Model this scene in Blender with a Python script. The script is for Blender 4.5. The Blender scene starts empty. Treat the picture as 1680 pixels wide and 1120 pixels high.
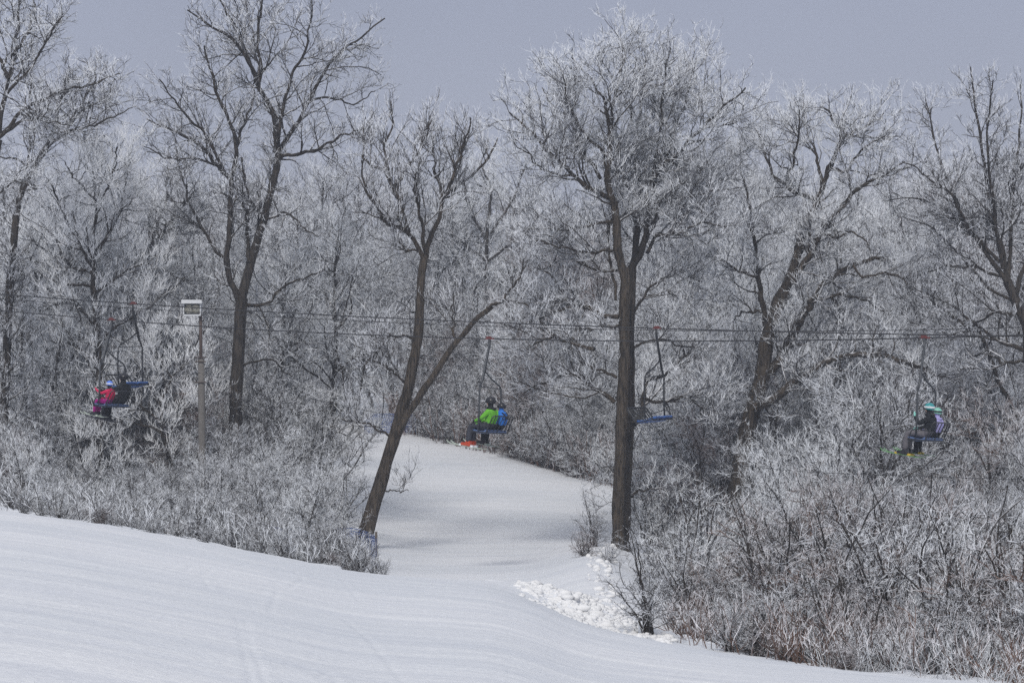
import bpy, math, random
import numpy as np
from mathutils import Vector, Matrix

FAST_TEST = False
rng = np.random.default_rng(7)
random.seed(7)
sc = bpy.context.scene
col = sc.collection
F = 3967.0                       # focal length in photo pixels (85 mm lens)
def wp(px, py, D):               # a direction in the photo + real distance -> metres
    return np.array([(px-840)/F*D, D, (560-py)/F*D])

# ------------------------------------------------------------------ helpers
def tag(o, label=None, cat=None, group=None, kind=None):
    if label: o['label'] = label
    if cat: o['category'] = cat
    if group: o['group'] = group
    if kind: o['kind'] = kind
    return o

def empty(name, loc=(0,0,0), rz=0):
    o = bpy.data.objects.new(name, None); col.objects.link(o)
    o.empty_display_size = .2
    o.location = loc; o.rotation_euler = (0,0,rz)
    return o

def mesh_np(name, V, faces_list, mat, parent=None, smooth=False, frost=None, mats=None, midx=None):
    """faces_list: list of (F,n) int arrays"""
    me = bpy.data.meshes.new(name)
    V = np.asarray(V, np.float32)
    me.vertices.add(len(V)); me.vertices.foreach_set('co', V.ravel())
    loops = np.concatenate([f.ravel() for f in faces_list]).astype(np.int32)
    sizes = np.concatenate([np.full(len(f), f.shape[1], np.int32) for f in faces_list])
    starts = np.concatenate([[0], np.cumsum(sizes)[:-1]]).astype(np.int32)
    me.loops.add(len(loops)); me.loops.foreach_set('vertex_index', loops)
    me.polygons.add(len(sizes)); me.polygons.foreach_set('loop_start', starts)
    me.update(calc_edges=True)
    me.polygons.foreach_set('use_smooth', np.full(len(sizes), bool(smooth)))
    if frost is not None:
        a = me.attributes.new('frost', 'FLOAT', 'POINT'); a.data.foreach_set('value', np.asarray(frost, np.float32))
    for m in (mats or [mat]): me.materials.append(m)
    if midx is not None: me.polygons.foreach_set('material_index', np.asarray(midx, np.int32))
    me.validate() if False else None
    o = bpy.data.objects.new(name, me); col.objects.link(o)
    if parent is not None: o.parent = parent
    return o

def tubes(P, R, sides, tipped=False):
    """P (M,K,3) centre lines, R (M,K) radii. tipped: last point is one apex vertex"""
    M, K, _ = P.shape
    T = np.gradient(P, axis=1)
    T /= np.linalg.norm(T, axis=2, keepdims=True)+1e-9
    ref = np.zeros((M,1,3)); ref[:] = (0.31,0.17,0.93)
    T0 = T.mean(axis=1, keepdims=True); T0 /= np.linalg.norm(T0,axis=2,keepdims=True)+1e-9
    bad = np.abs((T0*ref).sum(2)) > .85
    ref[bad[:,0]] = (0.93,-0.3,0.1)
    A = np.cross(T, np.broadcast_to(ref, T.shape)); A /= np.linalg.norm(A,axis=2,keepdims=True)+1e-9
    B = np.cross(T, A)
    ang = np.arange(sides)/sides*2*np.pi
    ca, sa = np.cos(ang), np.sin(ang)
    KR = K-1 if tipped else K
    ring = P[:,:KR,None,:] + R[:,:KR,None,None]*(A[:,:KR,None,:]*ca[None,None,:,None] + B[:,:KR,None,:]*sa[None,None,:,None])
    nv = KR*sides + (1 if tipped else 0)
    V = ring.reshape(M, KR*sides, 3)
    if tipped: V = np.concatenate([V, P[:,K-1:K,:]], axis=1)
    k = np.arange(KR-1)[:,None]*sides; s = np.arange(sides)[None,:]; s2 = (s+1)%sides
    q = np.stack([k+s, k+s2, k+sides+s2, k+sides+s], -1).reshape(-1,4)
    base = (np.arange(M)*nv)[:,None,None]
    out = []
    if len(q): out.append((q[None]+base).reshape(-1,4))
    if tipped:
        ss = np.arange(sides); t = np.stack([(KR-1)*sides+ss, (KR-1)*sides+(ss+1)%sides, np.full(sides, KR*sides)], -1)
        out.append((t[None]+base).reshape(-1,3))
    return V.reshape(-1,3), out

class Soup:
    def __init__(s): s.V=[]; s.F={}; s.fr=[]; s.n=0
    def add(s, V, faces, fr=0.0):
        s.V.append(V); s.fr.append(np.full(len(V), fr) if np.isscalar(fr) else fr)
        for f in faces: s.F.setdefault(f.shape[1], []).append(f+s.n)
        s.n += len(V)
    def build(s, name, mat, parent=None, smooth=False, frost=True):
        return mesh_np(name, np.concatenate(s.V), [np.concatenate(f) for f in s.F.values()], mat, parent, smooth,
                       np.concatenate(s.fr) if frost else None)
    def data(s):
        return np.concatenate(s.V), {k: np.concatenate(f) for k,f in s.F.items()}, np.concatenate(s.fr)

def tube_obj(name, pts, r, mat, parent=None, sides=8, smooth=True):
    P = np.array(pts, float)[None]; R = np.full((1,P.shape[1]), r) if np.isscalar(r) else np.array(r,float)[None]
    V, Fc = tubes(P, R, sides)
    n = P.shape[1]
    caps = [np.array([list(range(sides))[::-1]]), np.array([[(n-1)*sides+i for i in range(sides)]])]
    return mesh_np(name, V, Fc+caps, mat, parent, smooth)

def soup_tube(s, pts, r, sides=6):
    P = np.array(pts, float)[None]; R = np.full((1,P.shape[1]), r) if np.isscalar(r) else np.array(r,float)[None]
    V, Fc = tubes(P, R, sides); n = P.shape[1]
    s.add(V, Fc+[np.array([list(range(sides))[::-1]]), np.array([[(n-1)*sides+i for i in range(sides)]])])

def soup_box(s, c, d, rot=None):
    c = np.array(c,float); d = np.array(d,float)/2
    v = np.array([[x,y,z] for x in(-1,1) for y in(-1,1) for z in(-1,1)],float)*d
    if rot is not None: v = v@np.array(rot).T
    f = np.array([[0,1,3,2],[4,6,7,5],[0,4,5,1],[2,3,7,6],[0,2,6,4],[1,5,7,3]])
    s.add(v+c, [f])

def hash2(ix, iy, seed):
    h = (ix*374761393 + iy*668265263 + seed*1442695041) & 0xffffffff
    h = ((h ^ (h>>13))*1274126177) & 0xffffffff
    return ((h ^ (h>>16)) & 0xffff)/65535.0
def vnoise(x, y, seed=0):
    x = np.asarray(x,float); y = np.asarray(y,float)
    ix = np.floor(x).astype(np.int64); iy = np.floor(y).astype(np.int64)
    fx = x-ix; fy = y-iy; fx = fx*fx*(3-2*fx); fy = fy*fy*(3-2*fy)
    a = hash2(ix,iy,seed); b = hash2(ix+1,iy,seed); c = hash2(ix,iy+1,seed); d = hash2(ix+1,iy+1,seed)
    return (a*(1-fx)+b*fx)*(1-fy)+(c*(1-fx)+d*fx)*fy - .5

# ------------------------------------------------------------------ materials
def newmat(name):
    m = bpy.data.materials.new(name); m.use_nodes = True
    nt = m.node_tree; b = nt.nodes['Principled BSDF']
    return m, nt, b
def N(nt, t, **kw):
    n = nt.nodes.new(t)
    for k,v in kw.items():
        if k.startswith('i_'):
            n.inputs[int(k[2:]) if k[2:].isdigit() else k[2:].replace('_',' ')].default_value = v
        else: setattr(n, k, v)
    return n
def plain(name, rgb, rough=.6, metal=0, spec=.4, var=.15, scale=20):
    m, nt, b = newmat(name)
    tc = N(nt,'ShaderNodeTexCoord'); no = N(nt,'ShaderNodeTexNoise', i_Scale=scale, i_Detail=3)
    nt.links.new(tc.outputs['Object'], no.inputs['Vector'])
    mx = N(nt,'ShaderNodeMix', data_type='RGBA')
    mx.inputs['A'].default_value = (*[c*(1-var) for c in rgb],1); mx.inputs['B'].default_value = (*[min(1,c*(1+var)) for c in rgb],1)
    nt.links.new(no.outputs['Fac'], mx.inputs['Factor']); nt.links.new(mx.outputs['Result'], b.inputs['Base Color'])
    b.inputs['Roughness'].default_value = rough; b.inputs['Metallic'].default_value = metal
    b.inputs['Specular IOR Level'].default_value = spec
    return m

def frosty(name, bark=(.045,.042,.042), frostc=(.74,.76,.81), amount=1.0, trunk=False, leafc=None):
    """dark bark, hoar frost where the surface faces the wind or the sky"""
    m, nt, b = newmat(name); L = nt.links.new
    geo = N(nt,'ShaderNodeNewGeometry'); tc = N(nt,'ShaderNodeTexCoord')
    dot = N(nt,'ShaderNodeVectorMath', operation='DOT_PRODUCT'); dot.inputs[1].default_value = (-.50,-.35,.79)
    L(geo.outputs['Normal'], dot.inputs[0])
    no = N(nt,'ShaderNodeTexNoise', i_Scale=(3.0 if trunk else 2.3), i_Detail=(4 if trunk else 3))
    L(tc.outputs['Object'], no.inputs['Vector'])
    at = N(nt,'ShaderNodeAttribute', attribute_name='frost')
    # mask = smooth(dot + 1.3*(noise-.5) + 2*frost*amount - 1)
    a1 = N(nt,'ShaderNodeMath', operation='MULTIPLY_ADD'); a1.inputs[1].default_value = 1.6; a1.inputs[2].default_value = -.8-(1.2 if trunk else 1.0)
    L(no.outputs['Fac'], a1.inputs[0])
    a2 = N(nt,'ShaderNodeMath', operation='MULTIPLY_ADD'); a2.inputs[1].default_value = 2.0*amount
    L(at.outputs['Fac'], a2.inputs[0]); L(a1.outputs[0], a2.inputs[2])
    a3 = N(nt,'ShaderNodeMath', operation='ADD'); L(a2.outputs[0], a3.inputs[0]); L(dot.outputs['Value'], a3.inputs[1])
    mr = N(nt,'ShaderNodeMapRange', interpolation_type='SMOOTHSTEP'); mr.inputs['From Min'].default_value = -.15; mr.inputs['From Max'].default_value = .35
    L(a3.outputs[0], mr.inputs['Value'])
    # bark colour
    n2 = N(nt,'ShaderNodeTexNoise', i_Scale=(6 if trunk else .8), i_Detail=5)
    mp = N(nt,'ShaderNodeMapping'); mp.inputs['Scale'].default_value = (3,3,.45) if trunk else (1,1,1)
    L(tc.outputs['Object'], mp.inputs['Vector']); L(mp.outputs[0], n2.inputs['Vector'])
    cr = N(nt,'ShaderNodeMix', data_type='RGBA')
    cr.inputs['A'].default_value = (*[c*(.45 if trunk else .7) for c in bark],1)
    c2 = leafc if leafc else [bark[0]*1.75, bark[1]*1.6, bark[2]*1.4]
    cr.inputs['B'].default_value = (*c2,1)
    r2 = N(nt,'ShaderNodeMapRange'); r2.inputs['From Min'].default_value = .35; r2.inputs['From Max'].default_value = .65
    L(n2.outputs['Fac'], r2.inputs['Value']); L(r2.outputs[0], cr.inputs['Factor'])
    mx = N(nt,'ShaderNodeMix', data_type='RGBA'); mx.inputs['B'].default_value = (*frostc,1)
    L(cr.outputs['Result'], mx.inputs['A']); L(mr.outputs[0], mx.inputs['Factor']); L(mx.outputs['Result'], b.inputs['Base Color'])
    b.inputs['Roughness'].default_value = .85; b.inputs['Specular IOR Level'].default_value = .15
    if trunk:
        v = N(nt,'ShaderNodeTexVoronoi', i_Scale=9.0); v.feature='DISTANCE_TO_EDGE'
        mp2 = N(nt,'ShaderNodeMapping'); mp2.inputs['Scale'].default_value = (1.6,1.6,.22)
        L(tc.outputs['Object'], mp2.inputs['Vector']); L(mp2.outputs[0], v.inputs['Vector'])
        ad = N(nt,'ShaderNodeMath', operation='ADD'); L(v.outputs['Distance'], ad.inputs[0]); L(n2.outputs['Fac'], ad.inputs[1])
        bp = N(nt,'ShaderNodeBump', i_Strength=.9, i_Distance=.05); L(ad.outputs[0], bp.inputs['Height']); L(bp.outputs[0], b.inputs['Normal'])
    return m

M_trunk  = frosty('bark_dark', (.040,.037,.036), trunk=True)
M_trunkb = frosty('bark_brown', (.052,.046,.041), trunk=True)
M_tw     = frosty('twigs_frosted', (.044,.042,.045), amount=.80, frostc=(.73,.76,.81))
M_twd    = frosty('twigs_dark', (.040,.038,.040), amount=.60, frostc=(.70,.73,.79))
M_twh    = frosty('twigs_heavy_frost', (.055,.053,.056), frostc=(.80,.83,.87), amount=1.0)
M_twb    = frosty('twigs_brown', (.070,.050,.044), amount=.48, frostc=(.66,.66,.70), leafc=(.15,.085,.058))
M_tww    = frosty('twigs_white_frost', (.055,.053,.056), frostc=(.84,.86,.89), amount=1.3)
M_far    = frosty('twigs_far', (.075,.075,.085), amount=.85)

def snow_mat():
    m, nt, b = newmat('snow'); L = nt.links.new
    tc = N(nt,'ShaderNodeTexCoord')
    mp = N(nt,'ShaderNodeMapping'); mp.inputs['Scale'].default_value = (.06,.9,.9); mp.inputs['Rotation'].default_value = (0,0,math.radians(6))
    L(tc.outputs['Object'], mp.inputs['Vector'])
    n1 = N(nt,'ShaderNodeTexNoise', i_Scale=2.2, i_Detail=9, i_Roughness=.62); L(mp.outputs[0], n1.inputs['Vector'])
    n2 = N(nt,'ShaderNodeTexNoise', i_Scale=17, i_Detail=6, i_Roughness=.7); L(tc.outputs['Object'], n2.inputs['Vector'])
    n3 = N(nt,'ShaderNodeTexNoise', i_Scale=.13, i_Detail=4); L(tc.outputs['Object'], n3.inputs['Vector'])
    cr = N(nt,'ShaderNodeValToRGB'); e = cr.color_ramp.elements
    e[0].position=.34; e[0].color=(.76,.78,.82,1); e[1].position=.66; e[1].color=(.875,.885,.90,1)
    L(n1.outputs['Fac'], cr.inputs[0])
    mx = N(nt,'ShaderNodeMix', data_type='RGBA', blend_type='MULTIPLY'); mx.inputs['Factor'].default_value = 1
    c3 = N(nt,'ShaderNodeValToRGB'); e = c3.color_ramp.elements
    e[0].position=.38; e[0].color=(.90,.915,.93,1); e[1].position=.62; e[1].color=(1,1,1,1); L(n3.outputs['Fac'], c3.inputs[0])
    L(cr.outputs[0], mx.inputs['A']); L(c3.outputs[0], mx.inputs['B']); m4=N(nt,'ShaderNodeMix', data_type='RGBA', blend_type='MULTIPLY'); m4.inputs['Factor'].default_value=1
    c4 = N(nt,'ShaderNodeValToRGB'); e = c4.color_ramp.elements; e[0].position=.36; e[0].color=(.88,.885,.905,1); e[1].position=.60; e[1].color=(1.0,1.0,1.0,1); L(n2.outputs['Fac'], c4.inputs[0])
    L(mx.outputs['Result'], m4.inputs['A']); L(c4.outputs[0], m4.inputs['B']); L(m4.outputs['Result'], b.inputs['Base Color'])
    b1 = N(nt,'ShaderNodeBump', i_Strength=.8, i_Distance=.04); L(n1.outputs['Fac'], b1.inputs['Height'])
    b2 = N(nt,'ShaderNodeBump', i_Strength=.8, i_Distance=.022); L(n2.outputs['Fac'], b2.inputs['Height']); L(b1.outputs[0], b2.inputs['Normal'])
    L(b2.outputs[0], b.inputs['Normal'])
    b.inputs['Roughness'].default_value = .55; b.inputs['Specular IOR Level'].default_value = .3
    return m
M_snow = snow_mat()
M_clod = plain('packed_snow', (.745,.75,.76), .8, var=.06, scale=9)

# ------------------------------------------------------------------ terrain
cu   = np.array([-2600,-400,0,150,300,450,560,640,760,850,900,960,1040,1140,1250,1400,1550,1680,2200,4400],float)
cpy  = np.array([790,815,838,858,883,912,936,944,953,970,998,1026,1043,1064,1082,1101,1118,1131,1180,1230],float)
cD   = np.array([50,50,50,51,52,53,53,54,54,50,47,45,43,40,38,34,32,30,28,28],float)
# heights of the valley floor beyond the crest: rows = distance, columns = photo column
tu = np.array([-2600,0,500,600,660,850,960,1080,1200,1700,4400],float)
tD = np.array([0,40,50,60,70,80,92,105,118,126,150,200,260,450],float)
def zz(py, D): return (560-py)/F*D
TZ = np.array([
 [-9]*11,
 [-8,-8,-8,-8,-8,-7,-6.6,-6.0,-6.0,-5.95,-5.9],
 [-6,-5.6,-6.2,-6.3,-6.4,-6.0,-5.9,-6.1,-6.3,-6.5,-6.5],
 [-5.8,-5.6,-6.1,-5.95,zz(951,60),zz(949,60),zz(948,60),-6.5,-6.8,-7.1,-7.1],
 [-5.7,-5.6,-6.2,-6.3,zz(929,70),zz(927,70),zz(921,70),-6.8,-7.0,-7.3,-7.3],
 [-5.6,-5.6,-6.1,-6.3,zz(885,80),zz(885,80),zz(884,80),-6.9,-7.0,-7.2,-7.2],
 [-5.4,-5.4,-5.9,-6.1,zz(838,92),zz(838,92),zz(842,92),-6.7,-6.8,-7.0,-7.0],
 [-5.1,-5.1,-5.6,-5.7,zz(786,105),zz(790,105),zz(798,105),-6.4,-6.5,-6.7,-6.7],
 [-4.8,-4.8,-5.2,-5.2,zz(740,118),zz(748,118),zz(770,118),-6.0,-6.1,-6.2,-6.2],
 [-4.6,-4.6,-4.9,-4.9,zz(716,126),zz(728,126),zz(745,126),-5.7,-5.8,-5.8,-5.8],
 [-4,-4,-4,-4,-4.2,-4.4,-4.8,-4.9,-5,-5,-5],
 [-2.5]*11, [-.5]*11, [8]*11],float)
def interp2(u, D):
    iu = np.clip(np.searchsorted(tu,u)-1,0,len(tu)-2); iD = np.clip(np.searchsorted(tD,D)-1,0,len(tD)-2)
    fu = np.clip((u-tu[iu])/(tu[iu+1]-tu[iu]),0,1); fD = np.clip((D-tD[iD])/(tD[iD+1]-tD[iD]),0,1)
    return (TZ[iD,iu]*(1-fu)+TZ[iD,iu+1]*fu)*(1-fD)+(TZ[iD+1,iu]*(1-fu)+TZ[iD+1,iu+1]*fu)*fD
def table(u, D):
    s = 0; 
    for du,dD,w in ((0,0,2),(35,0,1),(-35,0,1),(0,3,1),(0,-3,1),(30,2,1),(-30,-2,1),(30,-2,1),(-30,2,1)): s = s + w*interp2(u+du*np.minimum(1,D/60), np.maximum(D+dD,0))
    return s/10
def sm(a,b,x): t=np.clip((x-a)/(b-a),0,1); return t*t*(3-2*t)
def ground_raw(u, D):
    u = np.asarray(u,float); D = np.asarray(D,float)
    s0 = 0; s1 = 0
    for du in (-50,-25,0,25,50): s0 = s0+np.interp(u+du,cu,cpy)
    for du in np.linspace(-170,170,13): s1 = s1+np.interp(u+du,cu,cD)
    py = s0/5; Dc = s1/13
    Zc = (560-py)/F*Dc; h = 1.75
    b = -h/Dc**2; a = Zc/Dc + 2*h/Dc
    q = -h + a*D + b*D*D
    t = table(u, D)
    k = .10
    m = np.maximum(q,t); z = m + k*np.log(np.exp((q-m)/k)+np.exp((t-m)/k))
    z = np.where(D<Dc*.8, q, z*sm(Dc*.8,Dc*.95,D)+q*(1-sm(Dc*.8,Dc*.95,D)))
    return z, Dc
def segdist(x,y,pts):
    d = np.full(x.shape, 1e9); tt = np.zeros(x.shape)
    n=len(pts)-1
    for i in range(n):
        ax,ay = pts[i][:2]; bx,by = pts[i+1][:2]
        L2 = (bx-ax)**2+(by-ay)**2
        t = np.clip(((x-ax)*(bx-ax)+(y-ay)*(by-ay))/L2,0,1)
        dd = np.hypot(x-ax-t*(bx-ax), y-ay-t*(by-ay)); w = dd<d; d = np.where(w,dd,d); tt=np.where(w,(i+t)/n,tt)
    return d, tt
def uvD(px,D): return ((px-840)/F*D, D)
RIDGE = [uvD(848,51.5), uvD(900,49.5), uvD(950,48.5), uvD(985,50), uvD(990,58), uvD(985,66), uvD(990,74)]
def fore_hit(px, py):
    lo = 3.0; Ds = np.linspace(6,60,1200); z,_ = ground_raw(np.full(1200,float(px)), Ds)
    p = 560 - z/Ds*F; i = int(np.argmax(p <= py)) if (p<=py).any() else int(np.argmin(p))
    return ((px-840)/F*Ds[i], Ds[i])
TRK = []
for a in ([(388,1015),(398,1050),(405,1085),(415,1125)],[(402,1018),(413,1060),(424,1090),(436,1125)],
          [(300,938),(318,925),(350,930),(330,945),(345,965)],[(452,942),(456,932),(480,936),(500,950),(470,965),(452,955)],
          [(565,1015),(600,1045),(640,1090),(670,1125)],[(455,965),(450,985),(442,1005)],
          [(380,930),(430,920),(500,945),(560,965),(650,975)],[(0,900),(200,925),(400,962),(600,998)],
          [(560,950),(590,985),(660,1000),(760,1008)],[(300,1080),(420,1075),(500,1100),(560,1125)],[(520,1115),(540,1100),(556,1125)]):
    TRK.append([fore_hit(*p) for p in a])
def ground(u, D, fine=True):
    z, Dc = ground_raw(u, D)
    x = (u-840)/F*D; y = D
    d, t = segdist(x, y, RIDGE)
    hgt = np.interp(t, [0,.2,.4,.6,1],[.08,.30,.45,.50,.35])
    z = z + hgt*np.exp(-(d/1.25)**2)
    # churned, ploughed snow along the bank
    bank = np.exp(-(segdist(x,y,[uvD(850,49.5),uvD(900,47.8),uvD(960,46.5),uvD(1030,46.5),uvD(1100,45)])[0]/2.3)**2)*sm(-.2,.6,y-Dc)
    lump = np.abs(vnoise(x*2.6+y*.8, y*1.6-x*.5, 3))*.30 + np.abs(vnoise(x*6+y, y*4, 4))*.20
    z = z + bank*lump
    if fine:
        fore = 1-sm(-1,3,y-Dc)
        yy = y + .10*x
        z = z + fore*(.030*vnoise(x*.10, yy*.8, 11) + .012*vnoise(x*.22+3, yy*2.6, 12) + .012*vnoise(x*.45, yy*6.3, 13)+ .011*vnoise(x*1.0, yy*15, 14))
        pu = (u>560)&(u<1050)&(y>Dc-3)&(y<130)
        y2 = y*.93 + x*.75
        z = z + np.where(pu,1,0)*(1-fore)*(.02*vnoise((x-y*.5)*.08, y2*.45, 21)+.012*vnoise((x-y*.5)*.15, y2*1.4, 22)+.008*vnoise((x-y*.5)*.3, y2*4, 23))
        rough = (1-fore)*np.where(pu,0,1)
        z = z + rough*(.25*vnoise(x*.5,y*.4,31)+.14*vnoise(x*1.4,y*1.2,32)+.05*vnoise(x*4,y*3,33))
        for tr in TRK:
            d,_ = segdist(x,y,tr)
            z = z - .009*np.exp(-(d/.028)**2) + .003*np.exp(-((d-.07)/.04)**2)
    return z
def gz(px, D): return float(ground(np.array([float(px)]), np.array([float(D)]), False)[0])
def gpos(px, D): return (float((px-840)/F*D), float(D), gz(px,D))

us = np.concatenate([np.linspace(-2600,-60,60), np.arange(-50,1731,4), np.linspace(1745,4400,60)])
Ds = np.concatenate([np.linspace(1.2,12,40), np.arange(12.1,62,.13), np.arange(62,132,.32), np.linspace(133,450,70)])
UU, DD = np.meshgrid(us, Ds)
ZZ = ground(UU, DD)
V = np.stack([(UU-840)/F*DD, DD, ZZ], -1).reshape(-1,3)
nu, nd = len(us), len(Ds)
i = np.arange(nd-1)[:,None]*nu + np.arange(nu-1)[None,:]
Q = np.stack([i, i+1, i+nu+1, i+nu], -1).reshape(-1,4)
tag(mesh_np('snow_ground', V, [Q], M_snow, smooth=True), 'groomed white snow slope and piste with faint ski tracks', 'snow', kind='structure')

# snow clods on the ploughed bank
def clod(s, c, r, rg):
    nu_, nv_ = 8, 5
    th = np.linspace(0,2*np.pi,nu_,endpoint=False); ph = np.linspace(.15,np.pi-.15,nv_)
    v = []
    sx,sy,sz = r*rg.uniform(.8,1.9), r*rg.uniform(.7,1.3), r*rg.uniform(.5,.95)
    for p in ph:
        for t in th:
            k = rg.uniform(.78,1.15)
            v.append((c[0]+sx*k*np.sin(p)*np.cos(t), c[1]+sy*k*np.sin(p)*np.sin(t), c[2]+sz*k*np.cos(p)))
    k = np.arange(nv_-1)[:,None]*nu_; q = np.arange(nu_)[None,:]; q2=(q+1)%nu_
    f = np.stack([k+q,k+nu_+q,k+nu_+q2,k+q2],-1).reshape(-1,4)
    s.add(np.array(v), [f, np.array([list(range(nu_))]), np.array([[(nv_-1)*nu_+a for a in range(nu_)][::-1]])])
S = Soup()
for _ in range(2600):
    px = rng.uniform(848,1110); t=(px-850)/210
    D = np.interp(px,[850,900,960,1060,1110],[50.8,48.8,47.2,46,45]) + rng.normal(0,1.5)
    r = min(abs(rng.normal(0,.03))+abs(rng.normal(0,.02))**1.0+.008,.15)
    clod(S, (*uvD(px,D), gz(px,D)-r*.15), r, rng)
for _ in range(110):
    px = rng.uniform(965,1010); D = rng.uniform(50,74); r = min(abs(rng.normal(0,.035))+.012,.09)
    clod(S, (*uvD(px,D), gz(px,D)+r*.2), r, rng)
tag(S.build('snow_clods', M_clod, smooth=True, frost=False), 'broken snow clods strewn over the ploughed bank', 'snow clods', kind='stuff')
bigs = [(945,0,47.6,.13,'largest rounded snow clump on the ploughed bank'),(957,0,47.0,.11,'snow clump just below the largest one on the bank'),
        (973,0,46.4,.09,'lower right snow clump at the foot of the bank')]
for px,_,D,r,lab in bigs:
    S = Soup(); clod(S,(0,0,0),r,rng)
    o = S.build('snow_clump', M_clod, smooth=True, frost=False)
    m_ = o.modifiers.new('s','SUBSURF'); m_.levels=2; m_.render_levels=2
    o.location = (*uvD(px,D), gz(px,D)+r*.35+.05); tag(o, lab, 'snow clump', 'big snow clumps on the ploughed bank')

# ------------------------------------------------------------------ tree growth
def unit(a): return a/(np.linalg.norm(a,axis=-1,keepdims=True)+1e-9)
def spawn(P, R, dens, t0, t1, lf, ang, up, wig, K, rfac, rmax, rtip, rg, lenj=.35, taper=.55, horiz=0.0, cap=None):
    """P (M,K0,3) parents -> children (M2,K,3). lf: child length = lf * parent length * shape(t) (or metres if lf<0)"""
    M, K0, _ = P.shape
    seg = np.linalg.norm(np.diff(P,axis=1),axis=2); Lp = seg.sum(1)
    cnt = dens*Lp*(t1-t0); n = np.floor(cnt + rg.random(M)).astype(int)
    n = np.maximum(n, 1)
    idx = np.repeat(np.arange(M), n)
    if cap and len(idx)>cap: idx = rg.choice(idx, cap, replace=False)
    m = len(idx)
    t = t0 + (t1-t0)*rg.random(m)
    f = t*(K0-1); i0 = np.minimum(f.astype(int), K0-2); fr = (f-i0)[:,None]
    pos = P[idx,i0]*(1-fr)+P[idx,i0+1]*fr
    tan = unit(P[idx,i0+1]-P[idx,i0])
    rp = R[idx,i0]*(1-fr[:,0])+R[idx,i0+1]*fr[:,0]
    rnd = rg.normal(size=(m,3)); rnd[:,2] = rnd[:,2]*(1-horiz)
    perp = unit(rnd - (rnd*tan).sum(1,keepdims=True)*tan)
    a = np.radians(ang)*(1+.3*rg.normal(size=m))[:,None]
    d = unit(tan*np.cos(a)+perp*np.sin(a)+np.array([0,0,up*.5]))
    L = (lf*Lp[idx] if lf>0 else -lf*np.ones(m))*(1-taper*t)*(1+lenj*rg.normal(size=m)).clip(.35,1.8)
    st = L/(K-1)
    pts = [pos]; cur = d
    for k in range(K-1):
        cur = unit(cur + wig*rg.normal(size=(m,3)) + np.array([0,0,up])/(K-1))
        pts.append(pts[-1]+cur*st[:,None])
    C = np.stack(pts,1)
    r0 = np.minimum(rp*rfac, rmax)
    RR = r0[:,None] + (np.minimum(rtip,r0)[:,None]-r0[:,None])*np.linspace(0,1,K)[None]**.8
    return C, RR

def catmull(pts, K):
    P = np.array(pts,float); 
    if len(P)==2: P = np.stack([P[0],(P[0]+P[1])/2,P[1]])
    Q = np.concatenate([[2*P[0]-P[1]],P,[2*P[-1]-P[-2]]])
    out=[]
    for i in range(1,len(Q)-2):
        t = np.linspace(0,1,12,endpoint=False)[:,None]
        a,b,c,d = Q[i-1],Q[i],Q[i+1],Q[i+2]
        out.append(.5*((2*b)+(-a+c)*t+(2*a-5*b+4*c-d)*t*t+(-a+3*b-3*c+d)*t**3))
    out = np.concatenate(out+[P[-1:]])
    s = np.concatenate([[0],np.cumsum(np.linalg.norm(np.diff(out,axis=0),axis=1))]); s/=s[-1]
    g = np.linspace(0,1,K)
    return np.stack([np.interp(g,s,out[:,j]) for j in range(3)],1)

def crown_from(P, R, rg, st, trunk_soup, crown_soup):
    """P,R limbs. st: style dict"""
    k = st.get('k',1.0)
    up = st.get('up',.35)
    C1,R1 = spawn(P,R, st.get('d1',2.2)*k, st.get('t0',.25), 1.0, -st.get('l1',2.4), st.get('a1',48), up*.8, .20, 8, .55, .040, .009, rg, taper=st.get('tp',.80), cap=st.get('cap1'))
    C2,R2 = spawn(C1,R1, st.get('d2',4.2)*k*1.1, .12, 1.0, -st.get('l2',.95), st.get('a2',45), up, .24, 6, .6, .0150, .0065, rg, taper=.4)
    C3,R3 = spawn(C2,R2, st.get('d3',6.5)*k*1.35, .12, 1.0, -st.get('l3',.42), 42, up*1.1, .28, 4, .8, .0088*st.get('rs',1), .0062*st.get('rs',1), rg, taper=.3)
    C4,R4 = spawn(C3,R3, st.get('d4',6.5)*k*1.3, .2, 1.02, -st.get('l4',.17), 44, up*1.3, .2, 2, 1.2, .0108*st.get('rs',1)*st.get('r4',1), .002, rg, taper=.1)
    tr = tubes(C1,R1,5); trunk_soup.add(*tr, .22)
    v = tubes(C2,R2,3); crown_soup.add(*v, .40)
    v = tubes(C3,R3,3,True); crown_soup.add(*v, .58)
    v = tubes(C4,R4,3,True); crown_soup.add(*v, .82)
    return len(C4)

def kinks(P, R, rg, amp):
    n = rg.normal(size=P.shape)*amp; n[0]=0
    k = np.array([.25,.5,.25]); 
    for j in range(3): n[:,j] = np.convolve(n[:,j],k,'same')
    return P+n*np.minimum(1,np.arange(len(P))/3)[:,None]

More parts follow.
